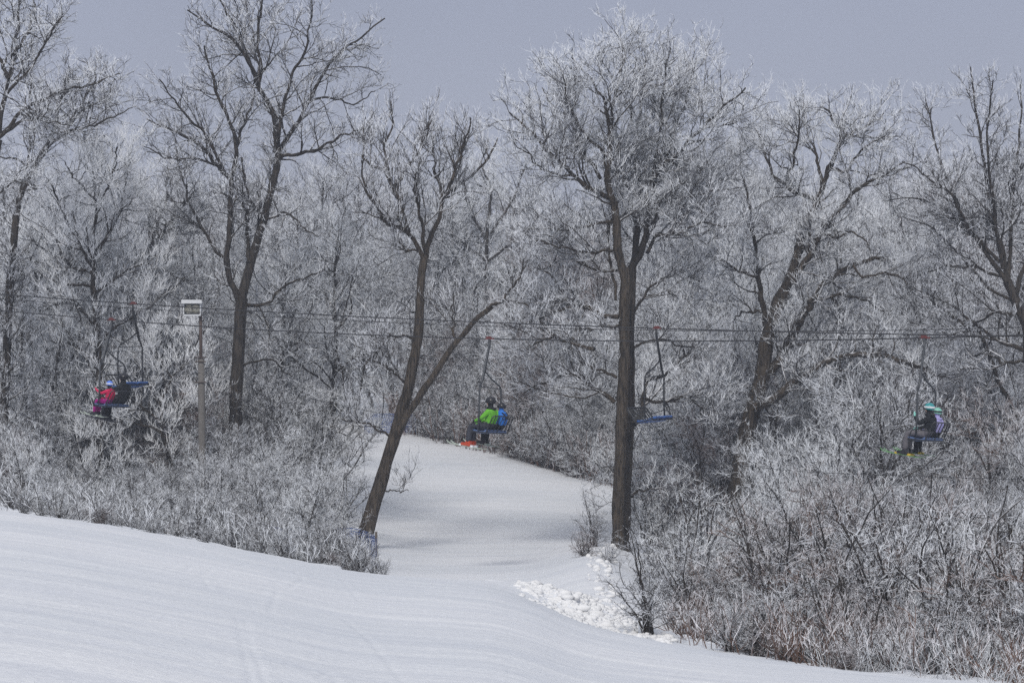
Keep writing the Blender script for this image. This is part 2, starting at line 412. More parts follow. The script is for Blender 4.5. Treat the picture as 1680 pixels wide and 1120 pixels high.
def hero(name, D, base_px, trunks, limbs, style, seed, label, mtrunk, mtwig, cat='tree', ys=1.0):
    """trunks/limbs: (pts in photo px, width start px, width end px, depth drift start, depth drift end)"""
    rg = np.random.default_rng(seed)
    root = empty(name, (*uvD(base_px[0],D), zz(base_px[1],D)))
    tag(root, label, cat, 'large bare trees near the lift line')
    org = np.array(root.location)
    ts, cs = Soup(), Soup()
    PL, RL = [], []
    for kind, lst in (('t',trunks),('l',limbs)):
        for (pts,w0,w1,d0,d1) in lst:
            if kind=='l' and pts[0][1]>440 and d1<0 and not style.get('clean') and w0<15: d1 = -d1*.6
            n = len(pts)
            P = np.array([wp(x,base_px[1]-(base_px[1]-y)*ys,D+d0+(d1-d0)*(i/(n-1))) for i,(x,y) in enumerate(pts)])
            K = 26
            P = catmull(P, K); P = kinks(P, None, rg, .05 if kind=='l' else .03) - org
            R = np.linspace(w0,w1,K)*(.76 if kind=='t' else .84)/2/F*D
            sides = 14 if kind=='t' else 8
            Rn = R*(1+.05*rg.normal(size=K))
            if kind=='t' and pts[0][1]>base_px[1]-40: Rn[:3]*=np.array([1.35,1.15,1.04])
            v,f = tubes(P[None],Rn[None],sides)
            ts.add(v,f, .0 if kind=='t' else .08)
            if kind=='l' or (w1<14 and not style.get('clean')): PL.append(P); RL.append(R)
    PL = np.stack(PL); RL = np.stack(RL)
    n = crown_from(PL, RL, rg, style, ts, cs)
    ts.build('trunk', mtrunk, root, smooth=True); cs.build('crown', mtwig, root)
    return root

# ---- generic trees & shrubs (prototypes) -------------------------------
def proto_tree(seed, H=14, lean=.06, nl=9, spread=.42, style={}, mtrunk=None, mtwig=None, fork=.35, name='bare_tree', tr=.16):
    rg = np.random.default_rng(seed)
    K=20
    root = empty(name)
    ts, cs = Soup(), Soup()
    tdir = np.array([rg.normal()*lean, rg.normal()*lean, 1])
    P = np.cumsum(np.vstack([[0,0,0], unit(tdir+rg.normal(size=(K-1,3))*.09)*(H*.8/(K-1))]),axis=0)
    R = np.linspace(tr,.04,K)*H/14; R[:2]*=[1.3,1.1]
    v,f = tubes(P[None],R[None],8); ts.add(v,f,.05)
    PL=[P]; RL=[R]
    for i in range(nl):
        t = fork + (.92-fork)*((i+rg.random())/nl)
        k = int(t*(K-1)); az = i*2.4+rg.random()*1.2
        L = H*spread*(1-.55*(t-fork)/(1-fork))*rg.uniform(.75,1.2)
        d = np.array([math.cos(az)*.8, math.sin(az)*.8, rg.uniform(.35,1.1)])
        pts=[P[k]]
        cur = unit(d)
        for _ in range(K-1):
            cur = unit(cur + rg.normal(size=3)*.14 + np.array([0,0,.035])); pts.append(pts[-1]+cur*L/(K-1))
        Pl=np.array(pts); Rl=np.linspace(R[k]*.65,.015,K)
        v,f = tubes(Pl[None],Rl[None],6); ts.add(v,f,.12); PL.append(Pl); RL.append(Rl)
    crown_from(np.stack(PL),np.stack(RL),rg,style,ts,cs)
    a=ts.build('trunk', mtrunk, root, smooth=True); b=cs.build('crown', mtwig, root)
    ztop = max(v_.max() for v_ in [x[:,2] for x in cs.V])
    return dict(root=root, h=float(ztop), tris=sum(len(f) for fl in cs.F.values() for f in fl))

def proto_shrub(seed, H=3.5, n=9, spread=.5, style={}, mtwig=None, name='frosted_shrub', stem_mat=None):
    rg = np.random.default_rng(seed); K=12
    root = empty(name); ts, cs = Soup(), Soup()
    PL=[];RL=[]
    for i in range(n):
        az=rg.random()*6.28; L=H*rg.uniform(.6,1.05); s=spread*rg.uniform(.2,1)
        p=np.array([math.cos(az)*.15*rg.random()*H/3, math.sin(az)*.15*rg.random()*H/3,0]); cur=unit(np.array([math.cos(az)*s,math.sin(az)*s,1.]))
        pts=[p]
        for _ in range(K-1):
            cur=unit(cur+rg.normal(size=3)*.12+np.array([0,0,.02])); pts.append(pts[-1]+cur*L/(K-1))
        PL.append(np.array(pts)); RL.append(np.linspace(.012+.007*H,.008,K))
    PL=np.stack(PL); RL=np.stack(RL)
    ts.add(*tubes(PL,RL,5), .28)
    crown_from(PL,RL,rg,style,ts,cs)
    ts.build('stem', stem_mat or M_trunk, root, smooth=True); cs.build('crown', mtwig, root)
    ztop = max(x[:,2].max() for x in cs.V)
    return dict(root=root, h=float(ztop))

def copy_tree(o):
    c = o.copy(); col.objects.link(c)
    for ch in list(o.children):
        d = ch.copy(); col.objects.link(d); d.parent = c
    return c

# ------------------------------------------------------------------ hero trees
HERO = []
st_airy = dict(d1=3.2, l1=2.1, d2=5.5, l2=.9, d3=8, l3=.36, d4=6.0, l4=.13, up=.25, rs=.85, t0=.12)
# tall double stemmed tree on the left
hero('forked_tree', 80, (386,880),
 [([(386,880),(386,780),(387,640),(392,560),(396,490)],30,26,0,0),
  ([(396,490),(405,450),(425,385),(443,320),(454,255),(452,200),(446,180)],22,12,0,.5),
  ([(394,500),(380,460),(373,428),(377,356),(379,296)],14,11,0,-.6)],
 [([(446,180),(422,141),(411,107),(377,60),(343,43),(309,17)],10,3,.5,-1.5),
  ([(425,150),(426,100),(424,60),(428,0),(432,-60)],8,3,.5,1.5),
  ([(450,250),(460,200),(478,120),(500,90),(506,40),(520,-20)],8,2.5,.3,-1.5),
  ([(454,257),(471,227),(497,184),(523,129),(557,90),(590,62),(628,30)],10,2.5,.4,2.0),
  ([(460,257),(514,246),(557,227),(600,208)],8,2.5,.4,-2),
  ([(415,120),(395,70),(372,20),(350,-30)],6,2.5,.5,2.2),
  ([(502,170),(540,160),(585,170),(615,150)],5,2,1,2.5),
  ([(379,296),(360,274),(330,240),(283,214),(240,195)],9,2.5,-.6,1.6),
  ([(370,285),(340,230),(300,180),(262,130)],7,2.5,-.6,-2.5),
  ([(379,296),(388,240),(377,201),(356,159),(349,129),(334,75)],10,3,-.6,-1.4),
  ([(388,240),(399,206),(416,163),(420,120)],6,2.5,-.6,.8),
  ([(360,274),(320,260),(280,262),(235,240)],5,2,-.6,-2.2),
  ([(437,356),(415,335),(403,300),(398,260)],6,3,0,-1),
  ([(409,430),(407,399),(403,350),(400,330)],8,6,0,.3),
  ([(373,428),(350,405),(320,350),(300,300),(288,240)],7,2.5,-.3,1.8),
  ([(437,360),(470,350),(500,375),(520,390)],5,2,0,-1.5),
  ([(398,500),(440,497),(465,470),(505,455),(530,440)],7,2.5,0,-2),
  ([(394,600),(440,590),(480,620)],5,2,0,-1.5)],
 st_airy, 11, 'tall forked bare tree behind the floodlight pole, with dark twin stems', M_trunk, M_twd)

# leaning tree beside the piste
hero('leaning_tree', 74, (594,893),
 [([(594,893),(612,830),(628,775),(640,735),(650,700),(665,640),(680,570),(688,500),(693,430),(698,400)],32,17,0,0),
  ([(642,730),(655,700),(672,668),(697,628),(724,584),(750,550),(778,514),(806,486)],17,10,0,-1.0)],
 [([(697,411),(671,364),(637,347),(618,325),(600,290),(592,240)],10,2.5,0,-1.5),
  ([(671,362),(659,326),(641,279),(632,255),(635,219),(644,171),(642,140)],9,2.5,0,1.5),
  ([(632,257),(603,244),(596,200),(600,165)],6,2,1,2),
  ([(645,285),(676,240),(697,206),(708,171)],7,2.5,.6,-1),
  ([(699,400),(706,369),(719,330),(731,300),(761,274),(800,240),(819,203)],11,2.5,0,1.5),
  ([(731,302),(749,253),(766,206),(772,168)],8,2.5,.5,-1.2),
  ([(727,310),(712,240),(708,197),(714,180)],7,2.5,.5,2),
  ([(699,400),(690,340),(680,290),(690,240)],8,2.5,0,-2),
  ([(690,395),(660,390),(658,340)],5,2,0,-1),
  ([(800,491),(806,486),(827,472),(850,445),(860,410)],7,2,-1,-1.8),
  ([(806,486),(838,480),(868,488)],5,2,-1,-1.5),
  ([(749,551),(746,520),(742,500),(745,470)],5,2,-.5,.5),
  ([(683,545),(655,540),(632,545),(598,590)],5,2,0,-1.5),
  ([(665,620),(640,595),(612,580)],5,2,0,-1),
  ([(645,715),(610,690),(585,685),(560,680)],5,2,0,-.6),
  ([(622,800),(655,803),(668,800)],3,1.5,0,-.5),
  ([(632,770),(660,790),(700,795)],0.1,.1,0,-.5)],
 dict(clean=True, d1=3.6, l1=1.8, d2=6, l2=.8, d3=8, l3=.34, d4=6.0, l4=.13, up=.6, rs=.85, t0=.2, a1=38), 12,
 'leaning dark tree with a second slanting stem at the left edge of the piste', M_trunkb, M_twd, ys=.965)

# oak
st_oak = dict(d1=4.0, l1=2.5, d2=6.5, l2=.95, d3=8, l3=.38, d4=7, l4=.15, up=.32, rs=.9, t0=.15)
hero('oak_tree', 74, (1012,925),
 [([(1012,925),(1013,860),(1015,780),(1019,690),(1023,600),(1024,520),(1026,460),(1022,425)],27,23,0,0),
  ([(1022,430),(1012,386),(1009,330),(998,285),(999,214)],20,12,0,-.3)],
 [([(999,230),(1000,180),(985,130),(960,95),(940,70)],9,2.5,-.3,-1),
  ([(1005,310),(980,296),(946,274),(920,249),(894,227),(877,201),(835,165)],11,3,0,-1.8),
  ([(985,275),(971,253),(946,223),(925,190),(905,150),(890,120)],8,2.5,0,1.5),
  ([(999,214),(1005,160),(1015,110),(1025,70),(1020,45)],8,2.5,-.3,.8),
  ([(999,240),(960,200),(935,150),(925,100)],7,2.5,-.2,-2.4),
  ([(940,270),(900,265),(870,240),(845,215)],5,2,-1,-2.2),
  ([(1003,348),(985,348),(940,360),(895,358),(850,366)],6,2,0,-1.2),
  ([(1010,395),(960,400),(920,390),(880,380)],6,2,0,-1.5),
  ([(1012,430),(970,425),(930,410),(890,425)],6,2,0,1.5),
  ([(1015,508),(987,504),(960,492),(935,480),(921,462),(905,440),(880,415)],10,3,0,-1.2),
  ([(945,487),(910,500),(880,512),(850,520)],5,2,-.5,-1.5),
  ([(1015,524),(985,526),(946,530)],7,4,0,-.5),
  ([(975,563),(940,552),(912,543),(890,520),(868,490),(845,465)],8,3,-1,-2),
  ([(905,543),(870,560),(840,580)],5,2,-1.5,-2.2),
  ([(1008,652),(985,632),(950,610),(925,606),(890,620),(860,637)],9,2.5,0,-1.5),
  ([(1012,610),(990,600),(960,590),(940,575)],6,2,0,-1),
  ([(1010,480),(1000,380),(1015,300),(1030,240)],6,4,0,1.5)],
 st_oak, 13, 'tallest frosted oak with a broad round crown beside the middle of the piste', M_trunkb, M_tw, ys=.972)
hero('oak_tree', 75.5, (1027,915),
 [([(1027,915),(1029,830),(1032,740),(1034,640),(1035,560),(1036,480),(1037,420)],18,18,0,0),
  ([(1037,430),(1044,377),(1045,300),(1040,240)],16,10,0,.4),
  ([(1037,425),(1058,380),(1066,310),(1079,265)],15,10,0,-.4)],
 [([(1040,240),(1046,190),(1056,120),(1060,60)],8,2.5,.4,1.4),
  ([(1066,300),(1080,258),(1109,236),(1135,205),(1175,165),(1225,120)],10,3,-.4,-2),
  ([(1090,250),(1105,200),(1125,140),(1140,80)],8,2.5,-.4,.8),
  ([(1044,350),(1025,280),(1030,200),(1038,130),(1045,85)],8,2.5,0,-1.6),
  ([(1055,330),(1075,250),(1085,180),(1090,110),(1100,55)],8,2.5,0,-1.5),
  ([(1135,205),(1165,190),(1195,185),(1232,170)],5,2,-1.5,.5),
  ([(1062,330),(1120,300),(1160,262),(1200,240)],7,2.5,-.3,2),
  ([(1074,373),(1085,370),(1120,365),(1150,350),(1190,355)],7,2.5,-.3,-2),
  ([(1062,400),(1074,373),(1095,365),(1130,330),(1165,320)],8,2.5,-.2,1.8),
  ([(1070,300),(1110,310),(1160,300),(1215,290)],6,2,-.3,-1.8),
  ([(1040,500),(1075,450),(1110,440),(1150,450)],6,2,0,-1.8),
  ([(1040,690),(1053,665),(1062,620),(1090,604),(1112,588),(1140,545)],12,3,-.5,-1.8),
  ([(1055,645),(1085,650),(1130,645),(1165,648)],7,2.5,-.8,-1.5),
  ([(1037,812),(1050,800),(1078,798)],5,2,-.4,-.8),
  ([(1040,560),(1080,545),(1120,560),(1160,555)],5,2,0,-1.5)],
 st_oak, 14, 'dark oak trunk standing directly behind and right of the tallest oak', M_trunk, M_tw, ys=.972)

# gnarled tree right of the oak
hero('gnarled_tree', 80, (1192,960),
 [([(1192,960),(1205,850),(1218,740),(1232,670),(1252,600),(1258,545),(1272,495),(1288,462)],46,28,0,0),
  ([(1284,470),(1300,428),(1313,386),(1330,334),(1347,296)],22,13,0,.5),
  ([(1300,450),(1330,400),(1350,362),(1377,326)],15,10,0,-1),
  ([(1258,545),(1254,500),(1246,455),(1240,407)],14,9,0,-.6)],
 [([(1347,296),(1360,257),(1373,231),(1377,193),(1365,170),(1345,150)],11,3,.5,-.5),
  ([(1376,215),(1400,195),(1430,180),(1450,165)],7,2.5,0,1.5),
  ([(1360,257),(1392,262),(1400,240),(1430,215),(1455,200)],7,2.5,.3,-1.5),
  ([(1377,326),(1416,283),(1454,266),(1485,245)],10,2.5,-1,-1.8),
  ([(1340,310),(1295,290),(1266,262),(1255,225),(1240,190)],10,2.5,.3,1.8),
  ([(1290,285),(1300,250),(1310,200),(1312,160)],7,2.5,.5,-1.8),
  ([(1350,290),(1340,240),(1325,200),(1320,160)],7,2.5,.5,2.2),
  ([(1334,480),(1360,446),(1399,420),(1440,408),(1475,412)],14,4,-1,-2.2),
  ([(1310,520),(1322,498),(1334,478)],16,13,-.5,-1),
  ([(1265,600),(1290,560),(1310,520)],20,16,0,-.5),
  ([(1345,365),(1370,372),(1400,365),(1425,385)],6,2,-1,-2),
  ([(1240,407),(1235,360),(1225,300),(1215,260)],8,2.5,-.6,-1.5),
  ([(1243,440),(1215,430),(1180,410),(1150,400)],6,2,-.5,-1.5),
  ([(1250,500),(1220,500),(1190,520)],6,2,-.3,-1.5),
  ([(1240,660),(1275,640),(1305,615),(1330,602),(1358,583),(1399,572),(1449,573),(1480,582)],19,8,-.5,-3),
  ([(1475,580),(1510,592),(1545,605),(1570,616)],8,3,-3,-3.5),
  ([(1340,480),(1380,470),(1420,480),(1450,500)],7,2.5,-1,-2),
  ([(1399,420),(1420,440),(1460,430),(1490,455)],5,2,-2,-2.5)],
 dict(d1=3.8, l1=2.2, d2=6.2, l2=.9, d3=8, l3=.38, d4=7, l4=.15, up=.3, rs=.9, t0=.15), 15,
 'gnarled thick tree with one long limb arching right above the frosted thicket', M_trunkb, M_tw, ys=.972)

# fan shaped tree on the right edge
hero('fan_tree', 76, (1705,900),
 [([(1705,900),(1700,760),(1692,640),(1684,545),(1668,500),(1654,462)],34,20,0,0)],
 [([(1654,462),(1634,360),(1613,257),(1600,171),(1590,110)],10,2.5,0,.6),
  ([(1654,465),(1626,425),(1583,360),(1549,279),(1531,214),(1519,165)],10,2.5,0,-1.5),
  ([(1645,440),(1632,360),(1626,290),(1620,200),(1628,130)],8,2.5,0,-2),
  ([(1640,430),(1610,400),(1570,355),(1531,334),(1490,325),(1454,330)],7,2,0,1.5),
  ([(1583,360),(1560,320),(1520,290),(1480,262)],6,2,-.8,-2.3),
  ([(1654,462),(1660,380),(1665,290),(1672,200),(1675,140)],9,2.5,0,2),
  ([(1666,490),(1690,400),(1700,300),(1720,200)],10,3,0,-1),
  ([(1650,455),(1600,440),(1560,435),(1520,445)],7,2.5,0,-2),
  ([(1660,515),(1630,515),(1600,530),(1572,548),(1540,545)],7,2.5,0,-1.5),
  ([(1664,495),(1620,470),(1560,400),(1520,370),(1480,355)],6,2,0,2.2),
  ([(1690,590),(1650,595),(1615,580),(1580,590)],8,2.5,0,-2),
  ([(1680,575),(1640,560),(1600,530),(1560,500),(1520,480)],9,3,0,1.5),
  ([(1605,540),(1620,575),(1632,610),(1655,660),(1690,720)],9,6,.5,1.5),
  ([(1592,545),(1560,515),(1525,490),(1495,465)],7,3,.5,2)],
 dict(d1=3.4, l1=1.9, d2=6, l2=.85, d3=8, l3=.36, d4=6.5, l4=.14, up=.3, rs=.9, t0=.12), 16,
 'dark bare tree fanning upward at the right edge of the photo', M_trunk, M_twd)

# tree(s) at the left edge
hero('spreading_tree', 72, (-45,850),
 [([(-45,850),(-40,650),(-30,450),(-15,300),(-4,228)],34,18,0,0)],
 [([(-4,228),(10,150),(22,90),(30,26),(34,-40)],11,3,0,.8),
  ([(-4,228),(39,193),(52,185),(80,200),(110,205)],8,2.5,0,-1.8),
  ([(-2,225),(43,176),(80,160),(103,150),(150,140),(195,120)],9,2.5,0,1.5),
  ([(8,160),(50,110),(80,60),(100,25)],7,2.5,0,-1.6),
  ([(15,130),(-10,70),(-20,0)],8,3,0,1),
  ([(22,90),(50,40),(60,-20)],7,2.5,0,2),
  ([(-15,300),(-60,220),(-90,100)],9,3,0,0),
  ([(-20,340),(20,300),(60,310)],5,2,0,-2)],
 dict(d1=3.8, l1=2.0, d2=6, l2=.85, d3=8, l3=.36, d4=5.4, l4=.14, up=.2, rs=.9, t0=.12), 17,
 'bare tree whose crown reaches in from the left edge at the top', M_trunk, M_tw)
hero('slanting_tree', 78, (-5,900),
 [([(-5,900),(5,700),(12,560),(18,430),(32,330),(51,283),(77,240)],22,13,0,0)],
 [([(77,240),(92,206),(98,170),(120,130)],9,2.5,0,-1),
  ([(77,240),(105,220),(125,185),(150,141),(160,110)],8,2.5,0,1),
  ([(95,225),(135,212),(171,197),(214,180)],6,2,0,-2),
  ([(51,283),(30,262),(0,258),(-30,262)],5,2,0,-1),
  ([(115,205),(140,180),(170,160),(190,130)],6,2,0,2),
  ([(36,320),(50,250),(60,190),(55,140)],6,2.5,0,2)],
 dict(d1=3.8, l1=1.8, d2=6, l2=.85, d3=8, l3=.36, d4=5.4, l4=.14, up=.2, rs=.9, t0=.12), 18,
 'thin dark tree slanting right behind the heavily frosted tree at the left edge', M_trunk, M_twd)
st_mid = dict(d1=3.8, l1=2.0, d2=6, l2=.9, d3=8, l3=.38, d4=7, l4=.15, up=.2, rs=.95, t0=.12)
hero('crooked_tree', 84, (215,870),
 [([(215,870),(212,700),(208,560),(222,460),(236,420)],24,16,0,0)],
 [([(236,428),(254,398),(278,376),(300,370),(330,360)],15,4,0,-1),
  ([(245,410),(262,360),(272,320),(276,270)],9,2.5,0,1),
  ([(262,392),(285,350),(300,335),(320,310)],8,2.5,0,-1.8),
  ([(240,428),(258,440),(275,445),(300,460)],8,3,0,-1),
  ([(228,450),(200,400),(190,350)],8,3,0,1.5)],
 st_mid, 19, 'crooked black limbed tree left of the forked tree, half hidden in frost', M_trunk, M_tw)
hero('broken_tree', 88, (470,870),
 [([(470,870),(474,700),(476,600),(475,500),(476,462)],14,10,0,0)],
 [([(476,470),(474,440),(462,420),(455,390)],7,3,0,1),
  ([(476,468),(490,452),(515,432),(545,425)],7,2.5,0,-1.5),
  ([(476,462),(484,430),(500,400),(520,370)],6,2.5,0,1.5),
  ([(476,520),(450,480),(430,450)],5,2,0,0)],
 st_mid, 20, 'small dark tree with stubby spreading limbs right of the forked tree', M_trunk, M_tw)
# heavily frosted tree, left
st_heavy = dict(d1=4.2, l1=1.7, d2=6, l2=.85, d3=8, l3=.34, d4=8.5, l4=.17, up=.45, rs=1.1, r4=1.15, t0=.1)
hero('frosted_tree', 79, (160,880),
 [([(160,880),(163,700),(162,600),(158,520),(152,470)],18,13,0,0)],
 [([(152,470),(155,400),(158,330),(150,270),(140,235)],10,3,0,.5),
  ([(154,440),(120,380),(95,330),(80,290)],7,2.5,0,-1.5),
  ([(156,420),(190,360),(205,300),(210,250)],8,2.5,0,1.5),
  ([(154,450),(110,430),(60,400),(25,370)],7,2.5,0,1.5),
  ([(152,470),(100,465),(50,440),(25,430)],6,2.5,0,-2),
  ([(158,480),(200,450),(240,430),(262,420)],6,2.5,0,-2),
  ([(157,330),(120,290),(105,265)],5,2,0,-2.5),
  ([(157,340),(185,290),(190,240)],5,2,0,-2.5),
  ([(160,540),(120,500),(70,500),(40,520)],5,2,0,-2),
  ([(161,560),(200,530),(250,500),(280,470)],5,2,0,-1.5),
  ([(161,600),(130,570),(80,560)],5,2,0,-1)],
 dict(st_heavy,rs=1.3,l4=.19), 21, 'most heavily frosted white tree at left, above the left chair', M_trunk, M_tww)
hero('frosted_tree', 79, (330,900),
 [([(300,900),(290,800),(270,720),(262,660)],9,6,0,0)],
 [([(262,660),(285,620),(320,570),(345,530)],5,2,0,.5),
  ([(285,622),(250,580),(240,540)],4,2,0,-1),
  ([(262,665),(230,610),(215,570)],4,2,0,1),
  ([(262,690),(200,650),(140,640),(90,650)],5,2,0,-1.5),
  ([(268,710),(210,690),(160,700),(100,720)],5,2,0,-2),
  ([(270,700),(310,670),(350,650)],4,2,0,-1)],
 st_heavy, 22, 'low white frosted tree spreading below the left chair and floodlight', M_trunk, M_tww)
# fluffy pale tree between leaning tree and oak
hero('pale_tree', 84+46, (805,760),
 [([(805,760),(803,600),(800,500),(798,420),(800,370)],12,8,0,0)],
 [([(800,370),(805,310),(790,270),(800,240)],7,2.5,0,1),([(800,400),(770,340),(760,290)],6,2.5,0,-1),
  ([(800,390),(840,330),(860,280),(880,250)],6,2.5,0,1.5),([(799,430),(850,390),(900,340)],6,2.5,0,-1.5),
  ([(799,430),(750,390),(720,350)],6,2.5,0,1.5),([(800,480),(850,450),(900,430)],5,2,0,0)],
 dict(d1=2.6, l1=2.6, d2=4.2, l2=1.2, d3=5.5, l3=.55, d4=5.4, l4=.24, up=.3, rs=1.6, t0=.1), 23,
 'pale frosted tree far behind the piste between the leaning tree and the oak', M_trunk, M_twh)

# ------------------------------------------------------------------ background prototypes
st_bg  = dict(tp=.5, d1=2.2, l1=2.6, a1=55, d2=3.6, l2=1.2, a2=50, d3=5.0, l3=.50, d4=5.2, l4=.20, up=.2, rs=1.25, t0=.1)
st_bgh = dict(tp=.5, d1=2.2, l1=2.4, a1=55, d2=3.6, l2=1.15, a2=50, d3=5.2, l3=.48, d4=6.2, l4=.22, up=.3, rs=1.45, r4=1.15, t0=.1)
TP = [proto_tree(101, 14, .05, 13, .38, st_bg, M_trunk, M_tw, .14, tr=.12),
      proto_tree(102, 15, .08, 12, .40, st_bg, M_trunk, M_tw, .18, tr=.13),
      proto_tree(103, 14, .10, 13, .36, st_bg, M_trunk, M_twd, .15, tr=.12),
      proto_tree(104, 12, .05, 14, .40, st_bgh, M_trunk, M_twh, .10, tr=.11),
      proto_tree(105, 13, .12, 13, .42, st_bgh, M_trunk, M_tw, .12, tr=.12),
      proto_tree(106, 12, .06, 14, .34, st_bgh, M_trunk, M_twh, .10, tr=.11),
      proto_tree(107, 12, .08, 13, .40, st_bg, M_trunk, M_twb, .10, tr=.11)]
st_yg = dict(tp=.5, d1=3.2, l1=1.3, a1=55, d2=5.5, l2=.65, a2=50, d3=7.0, l3=.30, d4=7, l4=.14, up=.25, rs=.95, t0=.08)
st_ygh= dict(tp=.5, d1=3.2, l1=1.3, a1=55, d2=5.5, l2=.65, a2=50, d3=7.0, l3=.30, d4=8, l4=.17, up=.35, rs=1.15, r4=1.15, t0=.08)
YP = [proto_tree(121, 6.5, .10, 12, .50, st_yg, M_trunk, M_tw, .06, name='young_tree', tr=.13),
      proto_tree(122, 6.5, .12, 13, .55, st_ygh, M_trunk, M_twh, .05, name='young_tree', tr=.13),
      proto_tree(123, 6.0, .12, 12, .55, st_yg, M_trunk, M_twb, .05, name='young_tree', tr=.13),
      proto_tree(124, 7.0, .08, 12, .45, st_yg, M_trunk, M_twd, .06, name='young_tree', tr=.13)]
YADJ = ['grey frosted young tree','white frosted young tree','brownish young tree','dark twiggy young tree']
TADJ = ['grey frosted bare tree','broad frosted bare tree','dark thinly frosted tree','white heavily frosted tree','leaning frosted tree','narrow white frosted tree','brownish twigged tree']
st_sh  = dict(d1=3.2, l1=1.1, a1=58, d2=5.5, l2=.55, a2=50, d3=7, l3=.26, d4=6, l4=.12, up=.12, rs=.68, t0=.08)
st_shh = dict(d1=3.2, l1=1.1, a1=58, d2=5.5, l2=.55, a2=50, d3=7.5, l3=.26, d4=7, l4=.14, up=.2, rs=.8, r4=1.1, t0=.08)
SP = [proto_shrub(201, 3.4, 10, .55, st_shh, M_twh),
      proto_shrub(202, 3.2, 11, .5, st_sh, M_tw),
      proto_shrub(203, 3.0, 12, .6, st_sh, M_twb),
      proto_shrub(204, 4.6, 9, .28, st_sh, M_tw),
      proto_shrub(205, 4.4, 8, .35, st_sh, M_twd),
      proto_shrub(206, 3.0, 12, .7, st_shh, M_tw)]
st_ns = dict(d1=4.5, l1=.75, a1=56, d2=7.5, l2=.38, a2=50, d3=9, l3=.20, d4=8, l4=.10, up=.22, rs=.50, t0=.08)
NP = [proto_shrub(211, 2.6, 11, .50, dict(st_ns,rs=.6,l4=.11), M_twh),
      proto_shrub(212, 2.6, 12, .50, st_ns, M_tw),
      proto_shrub(213, 2.4, 12, .55, st_ns, M_twb),
      proto_shrub(214, 3.2, 10, .30, st_ns, M_tw),
      proto_shrub(215, 3.0, 9, .35, st_ns, M_twd),
      proto_shrub(216, 2.2, 13, .65, st_ns, M_twb)]
SADJ = ['white frosted shrub','grey frosted shrub','brown twigged shrub','thin stemmed grey shrub','tall dark stemmed shrub','low wide frosted shrub']

LAND = [(0,'the left edge'),(90,'the far left'),(190,'the left chairs'),(316,'the floodlight pole'),(390,'the forked tree'),(480,'the small stubby tree'),
        (560,'the fence bushes'),(660,'the leaning tree'),(805,'the middle chair'),(930,'the right piste edge'),(1020,'the tall oak'),(1080,'the lone empty chair'),
        (1160,'the gap beyond the oak'),(1240,'the gnarled tree'),(1330,'the arching limb'),(1430,'the limb tip'),(1525,'the right chair'),(1610,'the fan tree branches'),(1680,'the right edge')]
placed = []     # (obj, adjective, category, px, D, group)
used = set()
def place(proto, adj, cat, px, D, topy=None, hgt=None, group=None, sink=.1, rz=None, zbase=None):
    p = proto; r0 = p['root']
    o = r0 if id(r0) not in used else copy_tree(r0)
    used.add(id(r0))
    x,y,z = gpos(px,D)
    if hgt is None: hgt = zz(topy,D)-z
    s = max(hgt,.5)/p['h']
    sw = s*rng.uniform(.9,1.12) if cat=='tree' else s*rng.uniform(.95,1.3)
    o.location=(x,y,z-sink); o.scale=(sw,sw,s); o.rotation_euler=(0,0,rng.uniform(0,6.28) if rz is None else rz)
    placed.append((o,adj,cat,px,D,group))
    return o
def on_piste(px, D, marg=25):
    if D<56: return False
    if D>127: return False
    right = np.interp(D,[56,75,95,104,110,117,122,127],[985,985,985,980,930,830,720,680])
    return 603-marg < px < right+marg
# skyline of the wood by photo column
sky_x = [-200,0,100,215,300,420,560,620,700,760,830,900,1180,1250,1330,1480,1530,1600,1900]
sky_y = [200,200,240,235,240,250,215,235,265,250,235,300,205,205,250,215,205,200,190]
def skyl(px): return float(np.interp(px,sky_x,sky_y))
ntree=0
def row(D, u0, u1, dpx, extra, weights, jD=2.5):
    global ntree
    px = u0 + rng.uniform(0,dpx)
    while px < u1:
        Dj = D + rng.uniform(-jD,jD)
        if not on_piste(px,Dj, 40):
            k = rng.choice(len(TP), p=weights)
            top = skyl(px)+extra+abs(rng.normal(0,28))
            place(TP[k],TADJ[k],'tree',px,Dj,topy=top,group='bare frosted trees of the wood')
            ntree+=1
        px += dpx*rng.uniform(.7,1.3)
W  = np.array([.2,.2,.14,.16,.14,.12,.04]); 
WR = np.array([.2,.2,.16,.08,.16,.06,.14])
row(86, -60, 500, 125, 60, W); row(94,-60,510,115,45,W); row(104,-60,520,105,30,W); row(114,-60,540,100,15,W)
row(88, 1110, 1750, 135, 70, WR); row(97,1090,1750,120,50,WR); row(107,1060,1750,110,30,WR)
row(118,900,1750,100,15,WR)
row(131,-60,1750,85,5,W); row(141,-60,1750,80,-3,W)
